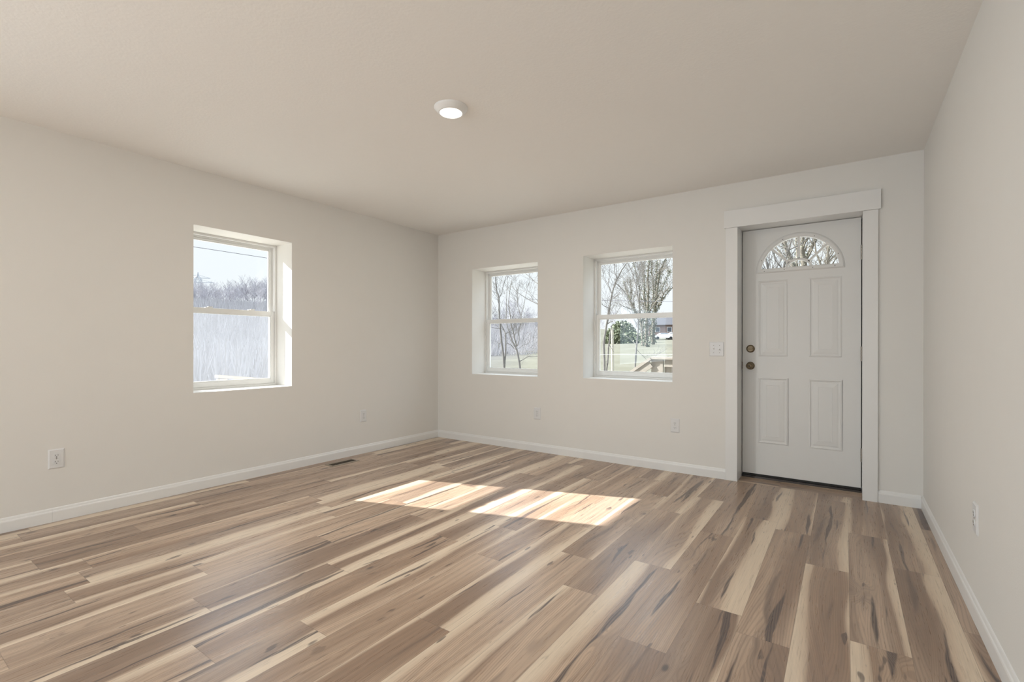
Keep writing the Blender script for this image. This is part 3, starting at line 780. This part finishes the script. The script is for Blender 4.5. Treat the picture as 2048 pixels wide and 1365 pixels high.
def guided_tree(name, label, Y, limbs, seed, bark=None, group=None, twigs=0.5, tl=0.16, ivy=0.0, dY=0.0, minr=None, tdepth=2):
    """limbs: list of polylines [(u, v, width_px), ...] traced in the view and laid out at distance Y, with real depth spread"""
    rnd = random.Random(seed); k_ = (Y - CAM.y) / FPX * 0.83
    root3 = at(limbs[0][0][0], limbs[0][0][1], Y)
    gz = ground_h(root3.x, root3.y)
    base = Vector((root3.x, root3.y, gz))
    root = empty(name, base)
    tag(root, label, 'tree', group)
    tb, bb, iv = MB(), MB(), MB()
    mr_ = minr or 0.24 * (Y - CAM.y) / FPX
    for li, limb in enumerate(limbs):
        drift = rnd.uniform(-1, 1) * dY; pts = []; rad = []
        for i, (u, v_, w_) in enumerate(limb):
            pts.append(at(u, v_, Y + drift * i / len(limb)) - base); rad.append(max(w_ * k_ * 0.5, mr_))
        if li == 0: pts.insert(0, Vector((0, 0, -0.3))); rad.insert(0, rad[0] * 1.15)
        # resample smoothly
        P2, R2 = [pts[0]], [rad[0]]
        for i in range(len(pts) - 1):
            for t in (0.5, 1.0):
                q = pts[i].lerp(pts[i + 1], t)
                if t < 1: q += Vector((rnd.uniform(-1, 1), rnd.uniform(-1, 1), 0)) * 0.03 * (pts[i + 1] - pts[i]).length
                P2.append(q); R2.append(rad[i] * (1 - t) + rad[i + 1] * t)
        (tb if li == 0 else bb).tube(P2, R2, 8 if li == 0 else 6, cap=(li == 0))
        total = sum((P2[i + 1] - P2[i]).length for i in range(len(P2) - 1))
        start = 0.35 if li == 0 else 0.1
        n_t = int(twigs * len(P2) * 0.8 + 0.5)
        for _ in range(n_t):
            i = rnd.randint(int(start * (len(P2) - 1)), len(P2) - 2); b = P2[i].lerp(P2[i + 1], rnd.random())
            d = (P2[i + 1] - P2[i]).normalized()
            nd = (d * 0.9 + Vector((rnd.uniform(-1, 1), rnd.uniform(-1, 1), rnd.uniform(-0.1, 0.9)))).normalized()
            grow(bb, b, nd, tl * (Y - CAM.y) * rnd.uniform(0.5, 1.1) * 0.5, max(R2[i] * 0.4, mr_), tdepth, rnd, 0.6, 0.12, 3, 4, 4, mr_ * 0.8)
        if ivy > 0:
            for i in range(len(P2) - 1):
                sl = (P2[i + 1] - P2[i]).length
                for _ in range(int(ivy * sl * (150 if li == 0 and i < 8 else 55))):
                    b = P2[i].lerp(P2[i + 1], rnd.random()); a = rnd.uniform(0, 6.283); rr = R2[i] + abs(rnd.gauss(0, 0.16)) + 0.02
                    cpt = b + Vector((math.cos(a) * rr, math.sin(a) * rr, rnd.uniform(-0.1, 0.1))); s_ = rnd.uniform(0.0008, 0.0018) * Y
                    e1 = Vector((rnd.uniform(-1, 1), rnd.uniform(-1, 1), rnd.uniform(-1, 1))).normalized() * s_; e2 = e1.cross(Vector((rnd.uniform(-1, 1), rnd.uniform(-1, 1), rnd.uniform(-1, 1))).normalized()).normalized() * s_
                    iv.add([cpt - e1, cpt + e2, cpt + e1, cpt - e2], [(0, 1, 2, 3)])
    m = bark or M_bark
    tb.build('trunk', m, root, True)
    if bb.f: bb.build('branches', m, root, False, fix=False)
    if iv.f: iv.build('ivy', M_ivy, root, fix=False)
    return root

# seen through the window beside the door
guided_tree('bare_tree', 'slender forked bare tree at the left side of the window beside the door', 15,
    [[(1209, 745, 6), (1208, 705, 6), (1209, 675, 5.5), (1213, 650, 5), (1217, 630, 4.5), (1221, 603, 4), (1224, 588, 4), (1231, 565, 3.4), (1243, 541, 2.6), (1253, 527, 2), (1266, 500, 1.6)],
     [(1213, 650, 3), (1219, 645, 2.5), (1226, 643, 1.5)], [(1224, 588, 2.2), (1219, 575, 2), (1208, 556, 1.4), (1203, 535, 1)], [(1234, 558, 2.4), (1229, 543, 2), (1228, 525, 1.5), (1232, 500, 1)],
     [(1232, 567, 2.2), (1246, 580, 2), (1258, 600, 1.4), (1266, 612, 1)], [(1220, 618, 2), (1208, 612, 1.5), (1198, 605, 1)], [(1222, 600, 2), (1240, 588, 1.6), (1262, 590, 1.1), (1284, 583, 1)]], 3, twigs=0.75, tl=0.12, dY=1.2)
guided_tree('bare_tree', 'short dark leaning trunk between the forked tree and the pale post', 16,
    [[(1213, 745, 4.2), (1215, 728, 4), (1217, 695, 3.8), (1220, 670, 3.2), (1224, 650, 2)], [(1218, 690, 1.6), (1224, 699, 1.2), (1228, 705, 1)]], 4, twigs=0.3, tl=0.03, dY=0.5, tdepth=1)
guided_tree('bare_tree', 'thin straight bare tree in the middle of the window beside the door', 13,
    [[(1268, 750, 4.6), (1270, 735, 4.4), (1272.5, 697, 4), (1275, 674, 3.6), (1277, 645, 3.2), (1279, 613, 3), (1275, 591, 2.8), (1272, 569, 2.4), (1265, 548, 2), (1255, 527, 1.6), (1248, 505, 1.2)],
     [(1276, 600, 2), (1284, 575, 1.6), (1288, 545, 1.3), (1293, 510, 1)], [(1272, 569, 1.6), (1279, 548, 1.3), (1280, 520, 1)], [(1273, 690, 1.3), (1258, 676, 1.1), (1245, 668, 1)],
     [(1274, 700, 1.2), (1285, 712, 1), (1296, 722, 0.9)], [(1276, 640, 1.6), (1262, 620, 1.2), (1246, 613, 1)]], 5, twigs=0.7, tl=0.12, dY=1.2)
IVG = 'ivy-clad trees on the lawn'
guided_tree('ivy_tree', 'ivy-clad tree with many upright limbs, left one of the lawn group', 70,
    [[(1285.5, 688, 7), (1285, 665, 6.5), (1281, 640, 6), (1270, 622, 5), (1261, 603, 4), (1254, 585, 3), (1247, 562, 2)],
     [(1285, 655, 4), (1291, 620, 4), (1289, 585, 3.4), (1286, 550, 3), (1282, 515, 2), (1280, 490, 1.5)], [(1281, 640, 4), (1279, 610, 3), (1280, 580, 2.5), (1272, 545, 2), (1264, 515, 1.5)],
     [(1261, 603, 2.4), (1262, 580, 2), (1260, 555, 1.5)]], 6, M_bark2, IVG, twigs=1.0, tl=0.10, ivy=0.35, dY=4)
guided_tree('ivy_tree', 'tallest ivy-clad tree with a dark shaded trunk, centre of the lawn group', 66,
    [[(1293, 692, 8), (1293, 665, 7.5), (1294, 635, 7), (1296, 610, 6), (1297, 580, 5), (1296, 545, 4), (1299, 510, 3), (1300, 480, 2)],
     [(1294, 640, 4), (1304, 612, 3.6), (1307, 580, 3), (1303, 545, 2.5), (1301, 515, 2)], [(1295, 625, 4), (1287, 595, 3), (1289, 560, 2.4), (1286, 525, 2)],
     [(1304, 612, 3), (1317, 590, 2.4), (1330, 565, 2), (1340, 540, 1.5)]], 7, M_bark2, IVG, twigs=1.0, tl=0.11, ivy=0.5, dY=5)
guided_tree('ivy_tree', 'ivy-clad tree with thick leafy trunk, right one of the lawn group', 76,
    [[(1306, 682, 8), (1306, 660, 8), (1308, 635, 7), (1312, 605, 6), (1315, 575, 5), (1320, 545, 4), (1331, 518, 3), (1340, 495, 2)],
     [(1308, 630, 4), (1318, 610, 4), (1326, 590, 3), (1338, 575, 2)], [(1312, 600, 4), (1311, 570, 3), (1314, 535, 2.4), (1318, 505, 2)], [(1318, 612, 2.5), (1332, 590, 2), (1345, 575, 1.5), (1360, 560, 1)]],
    8, M_bark2, IVG, twigs=0.9, tl=0.10, ivy=0.6, dY=5)
# seen through the window near the corner
guided_tree('bare_tree', 'grey twin-stemmed bare tree at the left side of the window near the corner', 16,
    [[(1009, 745, 7), (1008, 730, 7), (1005, 697, 6), (1002, 671, 5.5), (1000, 650, 5), (998, 622, 4.5), (998, 597, 4), (992, 575, 3), (991, 553, 2.4), (988, 530, 2)],
     [(1009, 735, 5), (1011, 709, 4.5), (1011, 668, 4.2), (1005, 655, 3), (1000, 645, 2)], [(998, 597, 2.6), (1003, 588, 2.2), (1007, 570, 1.8), (1013, 550, 1.2), (1018, 520, 1)],
     [(1011, 668, 2.4), (1020, 664, 1.6), (1026, 668, 1.2)], [(1000, 657, 2), (990, 657, 1.5), (984, 655, 1.2)], [(1003, 684, 2.2), (998, 688, 1.6), (996, 700, 1.2)],
     [(998, 600, 2.2), (993, 585, 1.8), (994, 565, 1.4), (995, 545, 1)], [(992, 620, 1.4), (984, 600, 1.2), (978, 590, 1)]], 9, twigs=0.6, tl=0.12, dY=1.4)
guided_tree('bare_tree', 'dark bare tree forking low into three limbs, in the window near the corner', 15,
    [[(1041, 755, 7), (1040, 740, 6.5), (1037, 717, 6), (1034, 702, 5.5), (1030, 693, 5), (1024, 683, 4), (1022, 675, 3), (1015, 655, 2.6), (1012, 640, 2.2), (1013, 610, 2), (1014, 580, 1.5), (1014, 550, 1)],
     [(1033, 694, 4), (1029, 678, 3.4), (1026, 663, 3), (1022, 648, 2.6), (1020, 630, 2.2), (1017, 605, 2), (1020, 580, 1.6), (1024, 560, 1.2)],
     [(1035, 692, 3.4), (1038, 681, 2.8), (1038, 672, 2.6), (1037, 663, 2.4), (1041, 650, 2.2), (1042, 632, 2), (1035, 610, 1.8), (1034, 588, 1.4), (1040, 560, 1)],
     [(1040, 723, 2.4), (1046, 720, 2), (1056, 713.5, 1.8), (1066, 714, 1.5), (1080, 713, 1.2)], [(1028, 697, 2.2), (1022, 690, 2), (1014, 687, 1.5)], [(1042, 632, 1.8), (1047, 615, 1.4), (1050, 598, 1.2), (1060, 560, 1)],
     [(1035, 699, 1.4), (1046, 691, 1.2), (1056, 688, 1)], [(1036, 705, 1.3), (1050, 704, 1.1), (1070, 703, 1)]], 10, twigs=0.55, tl=0.11, dY=1.4)
guided_tree('bare_tree', 'large bare tree whose long bough slants down across the upper pane near the corner', 12,
    [[(1125, 760, 12), (1122, 700, 11), (1118, 655, 10), (1112, 628, 8), (1103, 618, 5), (1090, 615, 4), (1076, 609, 2.8), (1058, 600, 2.4), (1048, 594, 2), (1036, 586, 1.4), (1022, 573, 1)],
     [(1112, 628, 6), (1100, 592, 4.5), (1090, 578, 3.4), (1076, 568, 2.6), (1066, 561, 2.2), (1052, 548, 1.6), (1040, 540, 1.2)],
     [(1066, 604, 1.5), (1062, 592, 1.4), (1050, 584, 1.2), (1036, 577, 1), (1024, 573, 0.9)], [(1112, 628, 6), (1108, 590, 5), (1110, 545, 4), (1104, 500, 3), (1100, 450, 2)]], 12, twigs=0.45, tl=0.10, dY=1.0)
# right of the porch, seen through the fanlight
guided_tree('ivy_tree', 'ivy-covered tree seen through the left half of the door fanlight', 30,
    [[(1630, 760, 16), (1622, 690, 15), (1608, 600, 13), (1590, 540, 11), (1576, 505, 9), (1568, 480, 7), (1555, 440, 5)], [(1600, 570, 6), (1570, 520, 5), (1552, 495, 4), (1530, 480, 3)], [(1590, 540, 5), (1594, 505, 4), (1592, 470, 3)]],
    13, M_bark2, IVG, twigs=0.8, tl=0.10, ivy=0.8, dY=2)
guided_tree('ivy_tree', 'ivy-covered forked tree seen through the right half of the door fanlight', 28,
    [[(1600, 760, 15), (1604, 690, 14), (1607, 600, 13), (1608, 530, 12), (1604, 500, 9), (1606, 470, 7), (1610, 430, 5)], [(1608, 525, 7), (1620, 500, 6), (1632, 480, 5), (1648, 450, 4)], [(1607, 590, 5), (1640, 540, 3), (1672, 510, 2)]],
    14, M_bark2, IVG, twigs=0.9, tl=0.10, ivy=0.9, dY=2)

guided_tree('bare_tree', 'fine-twigged bare tree filling the outer left pane of the door fanlight', 24,
    [[(1556, 760, 12), (1550, 690, 11), (1545, 600, 9), (1538, 550, 7), (1530, 515, 5), (1524, 480, 4), (1515, 440, 3)], [(1545, 590, 5), (1566, 540, 4), (1578, 500, 3), (1586, 460, 2)], [(1538, 552, 4), (1520, 535, 3), (1505, 525, 2)],
     [(1566, 540, 2.5), (1550, 520, 2), (1545, 495, 1.5)], [(1578, 500, 2.5), (1600, 490, 2), (1622, 470, 1.5)]], 15, twigs=1.6, tl=0.12, dY=2)
guided_tree('bare_tree', 'fine-twigged bare tree filling the outer right pane of the door fanlight', 26,
    [[(1678, 760, 12), (1674, 690, 11), (1668, 600, 9), (1660, 550, 7), (1655, 515, 5), (1660, 480, 4), (1664, 440, 3)], [(1665, 580, 5), (1645, 540, 4), (1632, 505, 3), (1626, 470, 2)], [(1660, 552, 4), (1676, 530, 3), (1690, 505, 2)],
     [(1645, 540, 2.5), (1655, 525, 2), (1668, 512, 1.5)]], 16, M_bark2, twigs=1.6, tl=0.12, dY=2)

# generic woodland trees, a few meshes reused
def far_tree_mesh(seed, h):
    rnd = random.Random(seed); tb, bb = MB(), MB()
    pts = [Vector((0, 0, -0.5))]; rad = [h * 0.017]
    for i in range(7):
        pts.append(Vector((rnd.uniform(-1, 1) * 0.02 * h, rnd.uniform(-1, 1) * 0.02 * h, h * 0.88 * (i + 1) / 7))); rad.append(h * 0.017 * (1 - 0.85 * (i + 1) / 7))
    tb.tube(pts, rad, 6)
    for k_ in range(22):
        z = rnd.uniform(0.22, 0.88); a = rnd.uniform(0, 6.283); i = min(int(z / 0.88 * 7), 6); b = pts[i].lerp(pts[i + 1], 0.5)
        L_ = h * (0.42 - 0.25 * abs(z - 0.45)) * rnd.uniform(0.7, 1.0)
        grow(bb, b, Vector((math.cos(a), math.sin(a), rnd.uniform(0.5, 1.3))), L_, h * 0.0065, 2, rnd, 0.55, 0.25, 3, 3, 3, 0.028)
    return tb, bb
protos = []
for i in range(5):
    h = (12, 14, 10, 13, 15)[i]
    tb, bb = far_tree_mesh(100 + i, h)
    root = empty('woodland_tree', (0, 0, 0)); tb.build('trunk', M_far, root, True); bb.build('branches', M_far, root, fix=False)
    protos.append(root)
used = set()
def place_far(x, y, s, rz, label, group):
    i = random.randrange(5)
    o = protos[i] if i not in used else copy_tree(protos[i])
    used.add(i)
    o.location = (x, y, ground_h(x, y)); o.scale = (s, s, s); o.rotation_euler = (0, 0, rz)
    tag(o, label, 'tree', group)
def dirpt(u, dist):
    d = (_F + _R * ((u - 1024 - SX) / FPX)).normalized()
    return CAM.x + d.x * dist, CAM.y + d.y * dist
rt = random.Random(5)
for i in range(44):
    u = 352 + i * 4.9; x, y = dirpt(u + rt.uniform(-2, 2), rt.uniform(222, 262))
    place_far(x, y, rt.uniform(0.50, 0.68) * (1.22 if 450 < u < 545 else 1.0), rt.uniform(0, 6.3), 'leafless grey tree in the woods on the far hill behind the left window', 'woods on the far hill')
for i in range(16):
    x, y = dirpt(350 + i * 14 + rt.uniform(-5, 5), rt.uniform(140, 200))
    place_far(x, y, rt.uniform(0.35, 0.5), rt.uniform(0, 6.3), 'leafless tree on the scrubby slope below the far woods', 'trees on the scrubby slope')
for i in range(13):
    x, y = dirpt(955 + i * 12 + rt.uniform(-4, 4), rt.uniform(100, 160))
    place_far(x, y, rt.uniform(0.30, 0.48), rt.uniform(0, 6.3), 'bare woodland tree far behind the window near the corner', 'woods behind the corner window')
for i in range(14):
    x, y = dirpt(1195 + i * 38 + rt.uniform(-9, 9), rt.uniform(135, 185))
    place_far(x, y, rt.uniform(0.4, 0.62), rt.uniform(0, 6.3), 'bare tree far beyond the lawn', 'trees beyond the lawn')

# scrub on the hillside: stems nobody could count
def brush(name, n, u0, u1, d0, d1, hmin, hmax, r_, label, seed):
    rnd = random.Random(seed); mb = MB()
    for _ in range(n):
        x, y = dirpt(rnd.uniform(u0, u1), d0 + (d1 - d0) * rnd.random() ** 0.8); z = ground_h(x, y); h = rnd.uniform(hmin, hmax)
        for k_ in range(3):
            a = rnd.uniform(0, 6.283); t = rnd.uniform(0.05, 0.5)
            mb.tube([(x, y, z - 0.1), (x + math.cos(a) * h * t, y + math.sin(a) * h * t, z + h)], [r_, r_ * 0.3], 3, cap=False)
    o = mb.build(name, M_brush, fix=False); tag(o, label, 'undergrowth', kind='stuff')
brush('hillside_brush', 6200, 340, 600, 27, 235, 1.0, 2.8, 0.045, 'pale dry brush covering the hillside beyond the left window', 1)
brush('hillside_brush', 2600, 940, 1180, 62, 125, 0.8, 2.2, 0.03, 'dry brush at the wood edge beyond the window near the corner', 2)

# evergreen bushes at the top of the lawn
def bush(cx_px, dist, w, h, n, seed, label):
    rnd = random.Random(seed); x, y = dirpt(cx_px, dist); z = ground_h(x, y)
    root = empty('evergreen_bush', (x, y, z)); tag(root, label, 'bush')
    mb = MB(); st = MB()
    for _ in range(n):
        while True:
            p = Vector((rnd.uniform(-1, 1), rnd.uniform(-1, 1), rnd.uniform(0, 1)))
            if 0.35 < p.length < 1: break
        p = Vector((p.x * w, p.y * w * 0.7, p.z * h)); s_ = rnd.uniform(0.12, 0.3)
        e1 = Vector((rnd.uniform(-1, 1), rnd.uniform(-1, 1), rnd.uniform(-1, 1))).normalized() * s_; e2 = e1.cross(Vector((rnd.uniform(-1, 1), rnd.uniform(-1, 1), 0.4)).normalized()).normalized() * s_
        mb.add([p - e1, p + e2, p + e1, p - e2], [(0, 1, 2, 3)])
    for k_ in range(6): st.tube([(0, 0, -0.2), (rnd.uniform(-0.5, 0.5) * w, rnd.uniform(-0.4, 0.4) * w, h * 0.6)], [0.1, 0.04], 5)
    mb.build('foliage', M_bush, root, fix=False); st.build('stems', M_bark, root)
bush(1243, 104, 3.6, 4.6, 2600, 1, 'large rounded evergreen bush at the top of the lawn')
bush(1229, 96, 2.3, 3.0, 1500, 2, 'small evergreen bush on the left flank of the large rounded one')
bush(1262, 100, 3.2, 2.2, 1700, 3, 'low spreading evergreen bush right of the large rounded one')

# ---- house, cars, beyond the lawn on the right
hx, hy = dirpt(1346, 138); hz = ground_h(hx, hy) + 0.2
hr = empty('neighbour_house', (hx, hy, hz), math.radians(12)); tag(hr, 'distant grey-roofed house behind the parked cars beyond the lawn', 'house')
mb = MB(); mb.box(-6, 12, -4, 4, -1.0, 2.9); mb.build('house_wall', M_brick, hr)
mb = MB(); mb.add([(-6.6, -4.7, 2.8), (12.6, -4.7, 2.8), (12.6, 4.7, 2.8), (-6.6, 4.7, 2.8), (-6.6, 0, 5.2), (12.6, 0, 5.2)], [(0, 3, 2, 1), (0, 1, 5, 4), (3, 4, 5, 2), (0, 4, 3), (1, 2, 5)]); mb.build('house_roof', M_roof, hr)
for x in (-4.2, -1.2, 3.0, 7.0):
    mb = MB(); mb.box(x, x + 1.2, -4.08, -3.98, 0.9, 2.2); f_ = mb.build('house_window', M_carw, hr)
    mb = MB(); mb.box(x + 0.08, x + 1.12, -4.12, -4.06, 0.98, 2.12); mb.build('pane', M_carg, f_)
def make_car():
    root = empty('parked_car')
    side = [(-2.2, 0.35), (-2.25, 0.75), (-2.0, 0.92), (-1.35, 1.0), (-0.75, 1.42), (0.75, 1.44), (1.45, 1.02), (2.1, 0.95), (2.25, 0.7), (2.2, 0.32)]
    mb = MB(); n = len(side)
    vs = [(x, -0.85 + (0.12 if z > 1.1 else 0), z) for x, z in side] + [(x, 0.85 - (0.12 if z > 1.1 else 0), z) for x, z in side]
    mb.add(vs, [(i, (i + 1) % n, (i + 1) % n + n, i + n) for i in range(n)] + [tuple(range(n)), tuple(range(2 * n - 1, n - 1, -1))]); mb.build('car_body', M_carw, root)
    mb = MB()
    for y in (-0.83, 0.80): mb.add([(-1.15, y, 1.02), (1.2, y, 1.04), (0.66, y * 0.93, 1.36), (-0.66, y * 0.93, 1.36), (-1.15, y + 0.03, 1.02), (1.2, y + 0.03, 1.04), (0.66, y * 0.93 + 0.03, 1.36), (-0.66, y * 0.93 + 0.03, 1.36)],
                                   [(0, 1, 2, 3), (7, 6, 5, 4), (0, 4, 5, 1), (1, 5, 6, 2), (2, 6, 7, 3), (3, 7, 4, 0)])
    mb.build('car_windows', M_carg, root)
    for x in (-1.4, 1.4):
        for y in (-0.88, 0.70):
            mb = MB(); mb.lathe([(0.0001, 0.0), (0.30, 0.0), (0.33, 0.03), (0.33, 0.15), (0.30, 0.18), (0.0001, 0.18)], 20, (x, y, 0.33), 'y'); mb.build('wheel', M_tyre, root)
    return root
car = make_car(); cx_, cy_ = dirpt(1327, 112); car.location = (cx_, cy_, ground_h(cx_, cy_) + 0.03); car.rotation_euler = (0, 0, 0.5)
tag(car, 'white car parked beyond the lawn, nearer to the ivy-clad trees', 'car', 'parked white cars')
c2 = copy_tree(car); cx_, cy_ = dirpt(1347, 114); c2.location = (cx_, cy_, ground_h(cx_, cy_) + 0.03); c2.rotation_euler = (0, 0, 0.3)
tag(c2, 'white car parked beyond the lawn, at the right edge of the window pane', 'car', 'parked white cars')

# ---- pale post on the lawn
p = at(1226, 745, 17.0); gz = ground_h(p.x, 17.0); top = at(1224.6, 657, 17.0)
mb = MB(); mb.tube([(0, 0, -0.3), (top.x - p.x, 0, top.z - gz)], [0.068, 0.058], 14)
o = mb.build('wooden_post', M_pole, None, False, (p.x, 17.0, gz)); smooth_angle(o, 50)
tag(o, 'pale weathered wooden post standing just right of the leaning trunk', 'post')

# ---- wires
def wire(name, a, b, sag, r_, m, label):
    a = Vector(a); b = Vector(b); pts = []
    for i in range(25):
        t = i / 24; q = a.lerp(b, t); q.z -= sag * 4 * t * (1 - t); pts.append(q)
    mb = MB(); mb.tube(pts, r_, 6); o = mb.build(name, m, fix=False); tag(o, label, 'wire')
a_ = at(1140, 599.5, 20); b_ = at(1400, 602, 20)
dirw = (b_ - a_).normalized(); wire('power_line', a_ - dirw * 3 + Vector((0, 0, 0)), b_ + dirw * 14, 0.05, 0.011, M_wire, 'dark horizontal overhead line crossing the upper pane beside the door')
a_ = at(1150, 709, 12); b_ = at(1400, 709.5, 12)
wire('fence_wire', a_, b_, 0.01, 0.0028, M_wirew, 'thin pale wire crossing the lower pane beside the door')
C0 = CAM
def atx(u, v_, X):
    d = _F + _R * ((u - 1024 - SX) / FPX) + _U * ((682.5 + SY - v_) / FPX)
    return CAM + d * ((X - CAM.x) / d.x)
a_ = atx(384, 493.5, -22); b_ = atx(538, 517, -22); dv = (b_ - a_)
wire('power_line', a_ - dv * 1.5, b_ + dv * 1.2, 0.0, 0.013, M_wire, 'single overhead line across the sky in the left window')

# ---- transmission tower on the far hill
x, y = dirpt(395.5, 290); gz = ground_h(x, y)
ztop = CAM.z + (692.8 - 546) / FPX * 290 * (_F.dot(Vector((x - CAM.x, y - CAM.y, 0)).normalized()))
hT = ztop - gz
tw = empty('transmission_tower', (x, y, gz), 0.9); tag(tw, 'lattice steel transmission tower rising above the trees in the left window', 'pylon')
mb = MB(); hb = hT
def halfw(z): return 2.6 * (1 - z / hb) ** 1.3 + 0.75 * (z < hb * 0.9) + 0.12
zs = [hb * t for t in (0, 0.2, 0.38, 0.53, 0.65, 0.75, 0.83, 0.9, 1.0)]
for i in range(len(zs) - 1):
    a, b = halfw(zs[i]), halfw(zs[i + 1])
    c4 = [(1, 1), (1, -1), (-1, -1), (-1, 1)]
    for k_ in range(4):
        p0, p1 = c4[k_], c4[(k_ + 1) % 4]
        mb.bar((p0[0] * a, p0[1] * a, zs[i]), (p0[0] * b, p0[1] * b, zs[i + 1]), 0.22, 0.22)
        mb.bar((p0[0] * a, p0[1] * a, zs[i]), (p1[0] * b, p1[1] * b, zs[i + 1]), 0.12, 0.12)
        mb.bar((p1[0] * a, p1[1] * a, zs[i]), (p0[0] * b, p0[1] * b, zs[i + 1]), 0.12, 0.12)
mb.build('tower_lattice', M_pylon, tw)
for zf, wd in ((0.72, 7.0), (0.84, 5.5)):
    mb = MB(); z = hb * zf
    for s in (-1, 1):
        mb.bar((0, 0, z), (s * wd, 0, z), 0.3, 0.3); mb.bar((0, 0, z + 1.6), (s * wd, 0, z), 0.16, 0.16)
        mb.bar((s * (wd - 0.3), 0, z), (s * (wd - 0.3), 0, z - 1.2), 0.2, 0.2)
    mb.build('cross_arm', M_pylon, tw)

# ------------------------------------------------------------------ porch outside the door
pz = -0.10
pr = empty('porch_deck', (1.95, T, pz)); tag(pr, 'wooden porch deck outside the entry door', 'deck')
mb = MB()
for i in range(13): mb.box(0, 3.2, 0.02 + i * 0.14, 0.15 + i * 0.14, -0.035, 0.0, 0.003)
mb.build('deck_boards', M_deck, pr)
for x in (0.05, 1.6, 3.1):
    for y in (0.08, 1.70):
        mb = MB(); zz = ground_h(1.95 + x, T + y) - pz - 0.05; mb.box(x - 0.045, x + 0.045, y - 0.045, y + 0.045, zz, -0.036); mb.build('deck_post', M_deck, pr)
rl = empty('porch_railing', (1.95, 2.0, pz)); tag(rl, 'wooden porch railing with a wide end board, outside the window beside the door', 'railing')
zt = 0.963 - pz
mb = MB(); mb.box(0, 3.2, -0.055, 0.085, zt - 0.034, zt, 0.004); mb.build('top_rail', M_deck, rl)
mb = MB(); mb.box(0.0, 0.155, -0.022, 0.016, 0.001, zt - 0.036, 0.003); mb.build('end_board', M_deck, rl)
mb = MB(); mb.box(0.17, 3.2, -0.018, 0.018, zt - 0.13, zt - 0.036, 0.003); mb.build('upper_rail', M_deck, rl)
mb = MB(); mb.box(0.17, 3.2, -0.018, 0.018, 0.06, 0.15, 0.003); mb.build('lower_rail', M_deck, rl)
mb = MB(); mb.box(0.16, 0.25, 0.020, 0.110, 0.001, zt - 0.036, 0.003); mb.build('rail_post', M_deck, rl)
for i in range(22):
    x = 0.31 + i * 0.13; mb = MB(); mb.box(x, x + 0.038, -0.056, -0.019, 0.04, zt - 0.045, 0.002); mb.build('baluster', M_deck, rl)
sr = empty('stair_railing', (1.95, 2.0, pz)); tag(sr, 'sloping wooden stair handrail running down from the porch railing', 'railing')
e0, e1 = Vector((0.0, 0.0, zt - 0.02)), Vector((-1.25, 0.0, zt - 0.02 - 0.88))
mb = MB(); mb.bar(e0, e1, 0.12, 0.036); mb.build('handrail', M_deck, sr)
mb = MB(); mb.bar(e0 + Vector((0, -0.03, -0.075)), e1 + Vector((0, -0.03, -0.075)), 0.036, 0.09); mb.build('side_board', M_deck, sr)
mb = MB(); mb.bar(e0 + Vector((0, -0.03, -0.40)), e1 + Vector((0, -0.03, -0.40)), 0.036, 0.50); mb.build('skirt_board', M_deck, sr)
zz = ground_h(0.75, 2.0) - pz - 0.05
mb = MB(); mb.box(-1.22, -1.13, 0.0, 0.09, zz, zt - 0.86); mb.build('newel_post', M_deck, sr)
# handrail glimpsed through the screen of the left window
a_ = atx(433, 753, -2.2); b_ = atx(545, 760, -2.2)
dr = empty('garden_rail', (a_.x, a_.y, ground_h(a_.x, a_.y))); tag(dr, 'pale wooden rail outside, seen faintly through the screened left window', 'railing')
g0 = dr.location.z
mb = MB(); mb.bar((0, 0, a_.z - g0), (0, 2.2, a_.z - g0 - 0.28), 0.09, 0.036); mb.build('top_rail', M_deck, dr)
for y in (0.06, 1.1, 2.1):
    mb = MB(); mb.box(-0.045, 0.045, y - 0.045, y + 0.045, -0.2, a_.z - g0 - 0.02 - 0.127 * y - 0.006); mb.build('rail_post', M_deck, dr)
